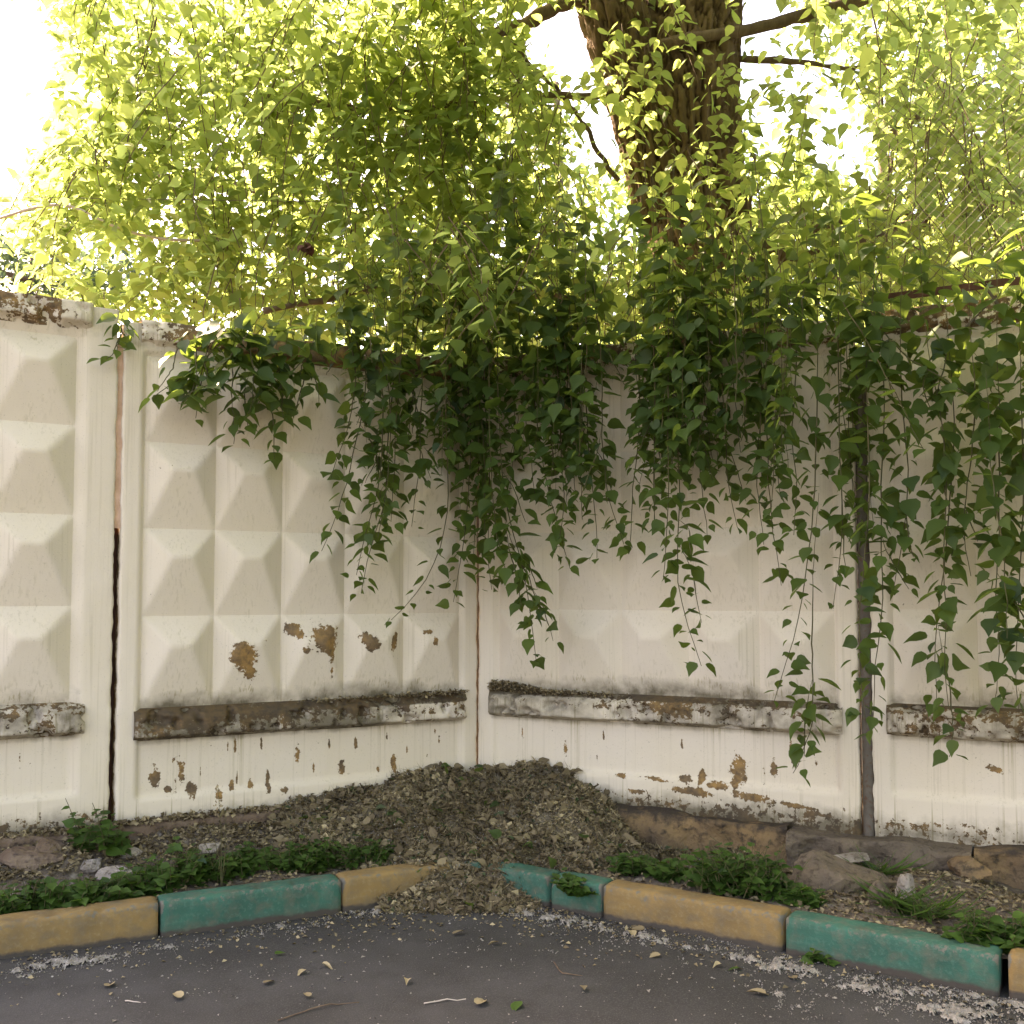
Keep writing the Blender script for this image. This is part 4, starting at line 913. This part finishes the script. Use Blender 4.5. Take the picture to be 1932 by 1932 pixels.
mobj('ledge_litter', leaves_mesh('ledge_litter', pp, rr.normal(size=(n, 3))*np.array((1, 1, .3)), rr.normal(size=(n, 3))*.5+np.array((0, 0, 1)), rr.uniform(.012, .035, n), np.clip(rr.beta(1.2, 2, n), .07, 1), 'flake', rr.uniform(.3, 2.5, n)), M['dry'], label='dry leaf crumbs lying along the ledges beside the fence corner', cat='leaf litter', kind='stuff')

def fluff():
    Vs = []; Fs = []; off = 0; fl = []
    # strips along the foot of each curb, heights from noise; only where it stands above the asphalt
    for L in (True, False):
        xs = np.arange(-2.9, -.1, .007) if L else np.arange(-.2, 3.1, .007); dd = np.arange(-.9, .0, .007)
        X, Dd = np.meshgrid(xs, dd, indexing='ij'); Y = curb_y_at(X)+Dd
        c = (-.15-.05*np.sin(X*2.3)) if L else (-.16-.04*np.sin(X*1.7+1)-np.interp(X, [.8, 1.6], [0, .10]))
        wd = np.where(L, .10, np.interp(X, [0, .9, 1.4, 3], [.09, .11, .20, .26]))+.03*np.sin(X*5)
        prof = np.exp(-((Dd-c)/wd)**2)
        if L: prof = prof*np.interp(X, [-2.9, -1.6, -1.3, -.9, -.5, -.2], [1.1, 1.0, .75, .8, 1.0, 1.05])
        Hh = prof*.62 + (fbm(X*8, Y*8, 0, 3, 71)-.5)*1.0 + (fbm(X*40, Y*40, 0, 3, 77)-.5)*1.3
        if not L: Hh = Hh + .08*(X > .9)
        far_spots = (fbm(X*5, Y*5, 3, 2, 12) > .74)*.25; Hh = Hh+far_spots*.6
        Z = (Hh-.68)*.05; Z = np.minimum(Z, .009+.008*vnoise(X*60, Y*60))
        m_ = (Hh > .34+.3*R.uniform(size=Hh.shape)) & (R.uniform(size=Hh.shape) < .55); fl.append(np.stack([X[m_], Y[m_], (fbm(X[m_]*.9, Y[m_]*.9, 0, 3, 5)-.5)*.03+np.maximum(Z[m_], 0)+R.uniform(.001, .008, m_.sum())], 1))
        Zg = (fbm(X*.9, Y*.9, 0, 3, 5)-.5)*.03
        V = np.stack([X, Y, Z+Zg+.002], -1).reshape(-1, 3); fc = grid_faces(len(xs), len(dd)); kk = (Z.ravel()[fc] > -.003).all(1)
        Vs.append(V); Fs.append(fc[kk]+off); off += len(V)
    mobj('poplar_fluff', raw_mesh('poplar_fluff', np.concatenate(Vs), np.concatenate(Fs), smooth=True), M['fluff'], label='whitish poplar fluff drifted on the asphalt along the foot of the curb', cat='poplar fluff', kind='stuff')
    q = np.concatenate(fl); n = len(q); print('fluff', n)
    mobj('fluff_tufts', leaves_mesh('fluff_tufts', q, R.normal(size=(n, 3)), R.normal(size=(n, 3)), R.uniform(.003, .011, n), np.zeros(n), 'flake', R.uniform(.5, 3, n)), M['fluff'], label='loose tufts of poplar fluff fringing the drifts along the curb', cat='poplar fluff', kind='stuff')
fluff()
# crumbs and bits on the asphalt
rr = np.random.RandomState(29); n = 1500
x = rr.uniform(-3.2, 3.2, n); d = -rr.beta(1, 2.2, n)*2.2-.02; y = curb_y_at(x)+d
def az(x, y): return (fbm(x*.9, y*.9, 0, 3, 5)-.5)*.03
p = np.stack([x, y, az(x, y)+.003], 1)
mobj('fluff_crumbs', leaves_mesh('fluff_crumbs', p, rr.normal(size=(n, 3))*np.array((1, 1, .1)), rr.normal(size=(n, 3))*.3+np.array((0, 0, 1)), rr.uniform(.004, .014, n)*np.where(rr.uniform(size=n) < .08, 2, 1), np.zeros(n), 'flake', rr.uniform(.5, 2, n)), M['fluff'], label='tiny pale crumbs of fluff and grit strewn over the asphalt', cat='poplar fluff', kind='stuff')
n = 1300; x = np.where(rr.uniform(size=n) < .5, rr.normal(-.1, .5, n), rr.uniform(-3, 3, n)); d = -rr.beta(1, 5, n)*1.1-.01; y = curb_y_at(x)+d
mobj('asphalt_litter', leaves_mesh('asphalt_litter', np.stack([x, y, az(x, y)+.004], 1), rr.normal(size=(n, 3))*np.array((1, 1, .2)), rr.normal(size=(n, 3))*.4+np.array((0, 0, 1)), rr.uniform(.01, .03, n), np.clip(rr.beta(1.3, 1.5, n), .07, 1), 'flake', rr.uniform(.3, 2.4, n)), M['dry'], label='small dry leaf bits on the asphalt in front of the heap and curb', cat='leaf litter', kind='stuff')

dryv = []
for k in range(4):
    tv, tf = TPL['big']; me = raw_mesh('fallen_leaf', tv*np.array((1, 1, 1.4+k*.7)), tf, dict(leafvar=np.full(len(tv), .35+.2*k))); me.materials.append(M['dry']); dryv.append(me)
tv, tf = TPL['big']; gme = raw_mesh('fallen_leaf', tv, tf, dict(leafvar=np.full(len(tv), .8))); gme.materials.append(M['weed'])
LEAVES = [(270, 1752, .05, 'dry leaf left of the others, near the foot of the yellow curb stone at left'), (205, 1864, .055, 'dark curled dry leaf on the asphalt low at the left'),
  (342, 1886, .05, 'greenish dry leaf on the asphalt below the green curb stone'), (518, 1804, .035, 'small round yellow-green leaf on the asphalt, left of centre'), (498, 1860, .045, 'brown folded leaf low on the asphalt, left of centre'),
  (583, 1885, .04, 'pale oval leaf low on the asphalt, left of centre'), (575, 1834, .04, 'dark thin leaf on the asphalt below the left green curb stone'), (608, 1822, .06, 'long narrow pale leaf on the asphalt, left of centre'),
  (855, 1765, .05, 'pale leaf on the asphalt just below the heap'), (978, 1892, .06, 'light green leaf lying flat low at the centre of the asphalt'), (900, 1898, .06, 'grey-green leaf low on the asphalt near the centre'),
  (1188, 1757, .06, 'dark leaf on the asphalt right of the heap'), (1215, 1755, .06, 'pale leaf touching the dark one right of the heap'), (1245, 1802, .045, 'curled pale leaf on the asphalt right of centre'),
  (1395, 1828, .04, 'greenish leaf at the upper right of the asphalt'), (1360, 1820, .035, 'small brown leaf left of the greenish one at right'), (1500, 1848, .05, 'tan leaf on the asphalt beside the right fluff strip'), (1445, 1876, .055, 'olive leaf low on the asphalt at right'),
  (1535, 1756, .045, 'green leaf on the fluff at the foot of the turquoise curb stone'), (770, 1850, .04, 'brown leaf in the middle of the asphalt'), (1100, 1862, .04, 'tan leaf on the asphalt between centre and right'), (940, 1780, .04, 'dry leaf on the asphalt at the foot of the heap')]
for i, (px, py, s, lb) in enumerate(LEAVES):
    p = G(px, py, .01); o = mobj('fallen_leaf', gme if i in (3, 9, 14, 18) else dryv[i % 4], None, label=lb, cat='leaf', group='single leaves fallen on the asphalt')
    o.location = (p[0], p[1], float(az(p[0], p[1]))+.012); o.scale = (s*(.35 if i == 7 else 1), s*1.3, s); o.rotation_euler = (rnd.uniform(-.2, .2), rnd.uniform(-.25, .25), rnd.uniform(0, 6.28))
for i, (pts, lb) in enumerate([([(525, 1925), (580, 1905), (630, 1895), (660, 1890)], 'long dark bent twig low on the asphalt, left of centre'), ([(236, 1888), (300, 1888)], 'short pale straight twig on the asphalt at left'),
     ([(1045, 1815), (1060, 1835), (1100, 1835)], 'pale hooked twig on the asphalt at the centre'), ([(800, 1893), (845, 1885), (880, 1882)], 'thin dark twig on the asphalt near the centre')]):
    b = MB(); b.tube(smooth_path([G(*q, .012) for q in pts], 10, np.random.RandomState(i), .01), .0028, 5); mobj('twig', b.mesh('twig', True), M['branch'] if i % 2 == 0 else M['cable'], label=lb, cat='twig')

# ------------------------------------------------------------------ weeds
def weed(name, label, base, rad, h, nst, seed, size=.05, tpl='big', mat='weed', leafn=7, cat='plant', up=1.0, group=None, lean=(0, 0)):
    rr = np.random.RandomState(seed); B = np.array(base, float); o = empty(name, tuple(B), label=label, cat=cat, group=group)
    b = MB(); ps, Ds, Ns, ss, vs = [], [], [], [], []
    for i in range(nst):
        a = rr.uniform(0, 6.28); r = rad*math.sqrt(rr.uniform()); x0 = np.array((r*math.cos(a), r*math.sin(a)*.7, 0))
        x0[2] = 0.0; hh = h*1.15*rr.uniform(.3, 1.15)*(1-.4*(r/rad)**2)
        tip = x0+np.array((rr.normal(0, .35)*hh+lean[0], rr.normal(0, .25)*hh-.1*hh+lean[1], hh*up)); path = smooth_path([x0, (x0+tip)/2+np.array((0, 0, hh*.12)), tip], 7, rr, .006)
        b.tube(path, np.linspace(.003, .0014, 7), 3, cap=False)
        for j in range(leafn):
            t_ = .25+.75*(j+rr.uniform(0, .6))/leafn; q = path[min(6, int(t_*6))]; az_ = j*2.4+rr.uniform(-.5, .5)
            ps.append(q); Ds.append((math.cos(az_), math.sin(az_), rr.uniform(-.35, .45))); Ns.append((rr.normal(0, .25), rr.normal(0, .25)-.25, 1)); ss.append(size*rr.uniform(.5, 1.45)*(1.1-.4*t_)); vs.append(rr.beta(2, 2))
    mobj('stems', b.mesh('stems'), M['stem'], o, kind='stuff')
    mobj('leaves', leaves_mesh('leaves', np.array(ps), np.array(Ds), np.array(Ns), np.array(ss), np.array(vs), tpl), M[mat], o, kind='stuff')
    return o
GC = 'ground cover weeds behind the curb'
def vb(px, py):                       # a point of the verge surface seen at this photo position
    p = G(px, py, .15)
    return (p[0], p[1], float(verge_z(p[0], p[1]))-.01)
weed('nettle_clump', 'bright nettle-like clump growing at the foot of the joint between the two left panels', (lambda p: (p[0], p[1], .24))(P(185, 1585, 5.45)), .14, .27, 16, 1, .07, leafn=8)
L_ = [(20, 1712, .13, .16, 'dark green weed cut off by the left photo edge'), (75, 1712, .12, .15, 'low weed just behind the left end of the yellow curb stone'), (130, 1702, .14, .14, 'low weed below the red-brown boulder'),
      (205, 1690, .14, .12, 'low weed behind the middle of the left yellow curb stone'), (280, 1672, .15, .17, 'leafy weed behind the joint of the yellow and green left curb stones'), (345, 1660, .14, .20, 'taller weed just left of the dry grass stalk'),
      (420, 1652, .14, .16, 'weed at the foot of the dry grass stalk'), (490, 1640, .14, .14, 'low weed behind the middle of the left green curb stone'), (560, 1634, .14, .15, 'weed behind the right part of the left green curb stone'),
      (630, 1626, .15, .15, 'weed behind the joint of the left green and short yellow curb stones'), (695, 1620, .13, .15, 'dark weed behind the short yellow curb stone, next to the heap')]
for i, (px, py, r, h, lb) in enumerate(L_): weed('weed', lb, vb(px, py), r, h, int(36*r/.13), 100+i, .058, leafn=7, group=GC)
R_ = [(1140, 1612, .10, .14, 'small weed at the right flank of the heap'), (1200, 1640, .12, .13, 'weed in front of the orange-tan foundation, beside the heap'), (1265, 1650, .09, .10, 'tiny weed left of the big round clump'),
      (1350, 1675, .15, .22, 'left half of the big round clump behind the right yellow curb stone'), (1430, 1685, .16, .24, 'right half of the big round clump behind the right yellow curb stone'),
      (1500, 1700, .09, .09, 'sparse weed between the round clump and the mortar lump'), (1850, 1775, .12, .16, 'bright green tuft behind the right end of the turquoise curb stone'), (1925, 1780, .12, .15, 'green tuft at the right photo edge behind the pale yellow curb stone')]
for i, (px, py, r, h, lb) in enumerate(R_): weed('weed', lb, vb(px, py), r, h, int(44*r/.13), 200+i, .058, leafn=7, group=GC)
p = cl(1085, 0); weed('weed', 'light green leafy weed hanging over the short dark green curb stone', (p[0], p[1]+.03, .10), .09, .16, 22, 300, .055, group=GC, lean=(0, -.07), up=.7)
p = cl(1525, 0); weed('weed', 'small dark weed at the joint of the right yellow and turquoise curb stones', (p[0], p[1]-.05, .0), .05, .05, 8, 301, .04, group=GC)
for i, (px, py, n_, h, lb) in enumerate([(1690, 1715, 26, .24, 'dry bent grass tuft beside the pointed grey stone'), (1745, 1730, 30, .22, 'grey-green grass tuft right of the pointed grey stone'), (1665, 1650, 16, .16, 'small green grass tuft below the steel post')]):
    o = weed('grass_tuft', lb, vb(px, py), .07, h*.5, n_, 400+i, .20, 'blade', 'weed', 3, cat='grass', up=1.0)
# tall stalk
b = MB(); g = vb(418, 1665); o = empty('grass_stalk', g, label='tall thin grass stalk rising against the left panel above the green curb stone', cat='grass')
for dx, hh in ((.0, .50), (.035, .40), (-.03, .33)):
    b.tube(smooth_path([(0, 0, 0), (dx*.4, 0, hh*.5), (dx-.02, -.02, hh)], 12, np.random.RandomState(int(hh*100)), .004), np.linspace(.0022, .001, 12), 4, cap=False)
mobj('stalk', b.mesh('stalk'), M['stem'], o)
rr = np.random.RandomState(5); n = 26; ps = np.stack([rr.normal(-.02, .01, n), rr.normal(-.02, .01, n), rr.uniform(.36, .52, n)], 1)
mobj('seed_head', leaves_mesh('seed_head', ps, rr.normal(0, .4, (n, 3))+np.array((0, 0, 1)), rr.normal(size=(n, 3)), rr.uniform(.01, .022, n), rr.uniform(.3, 1, n), 'flake'), M['dry'], o, kind='stuff')
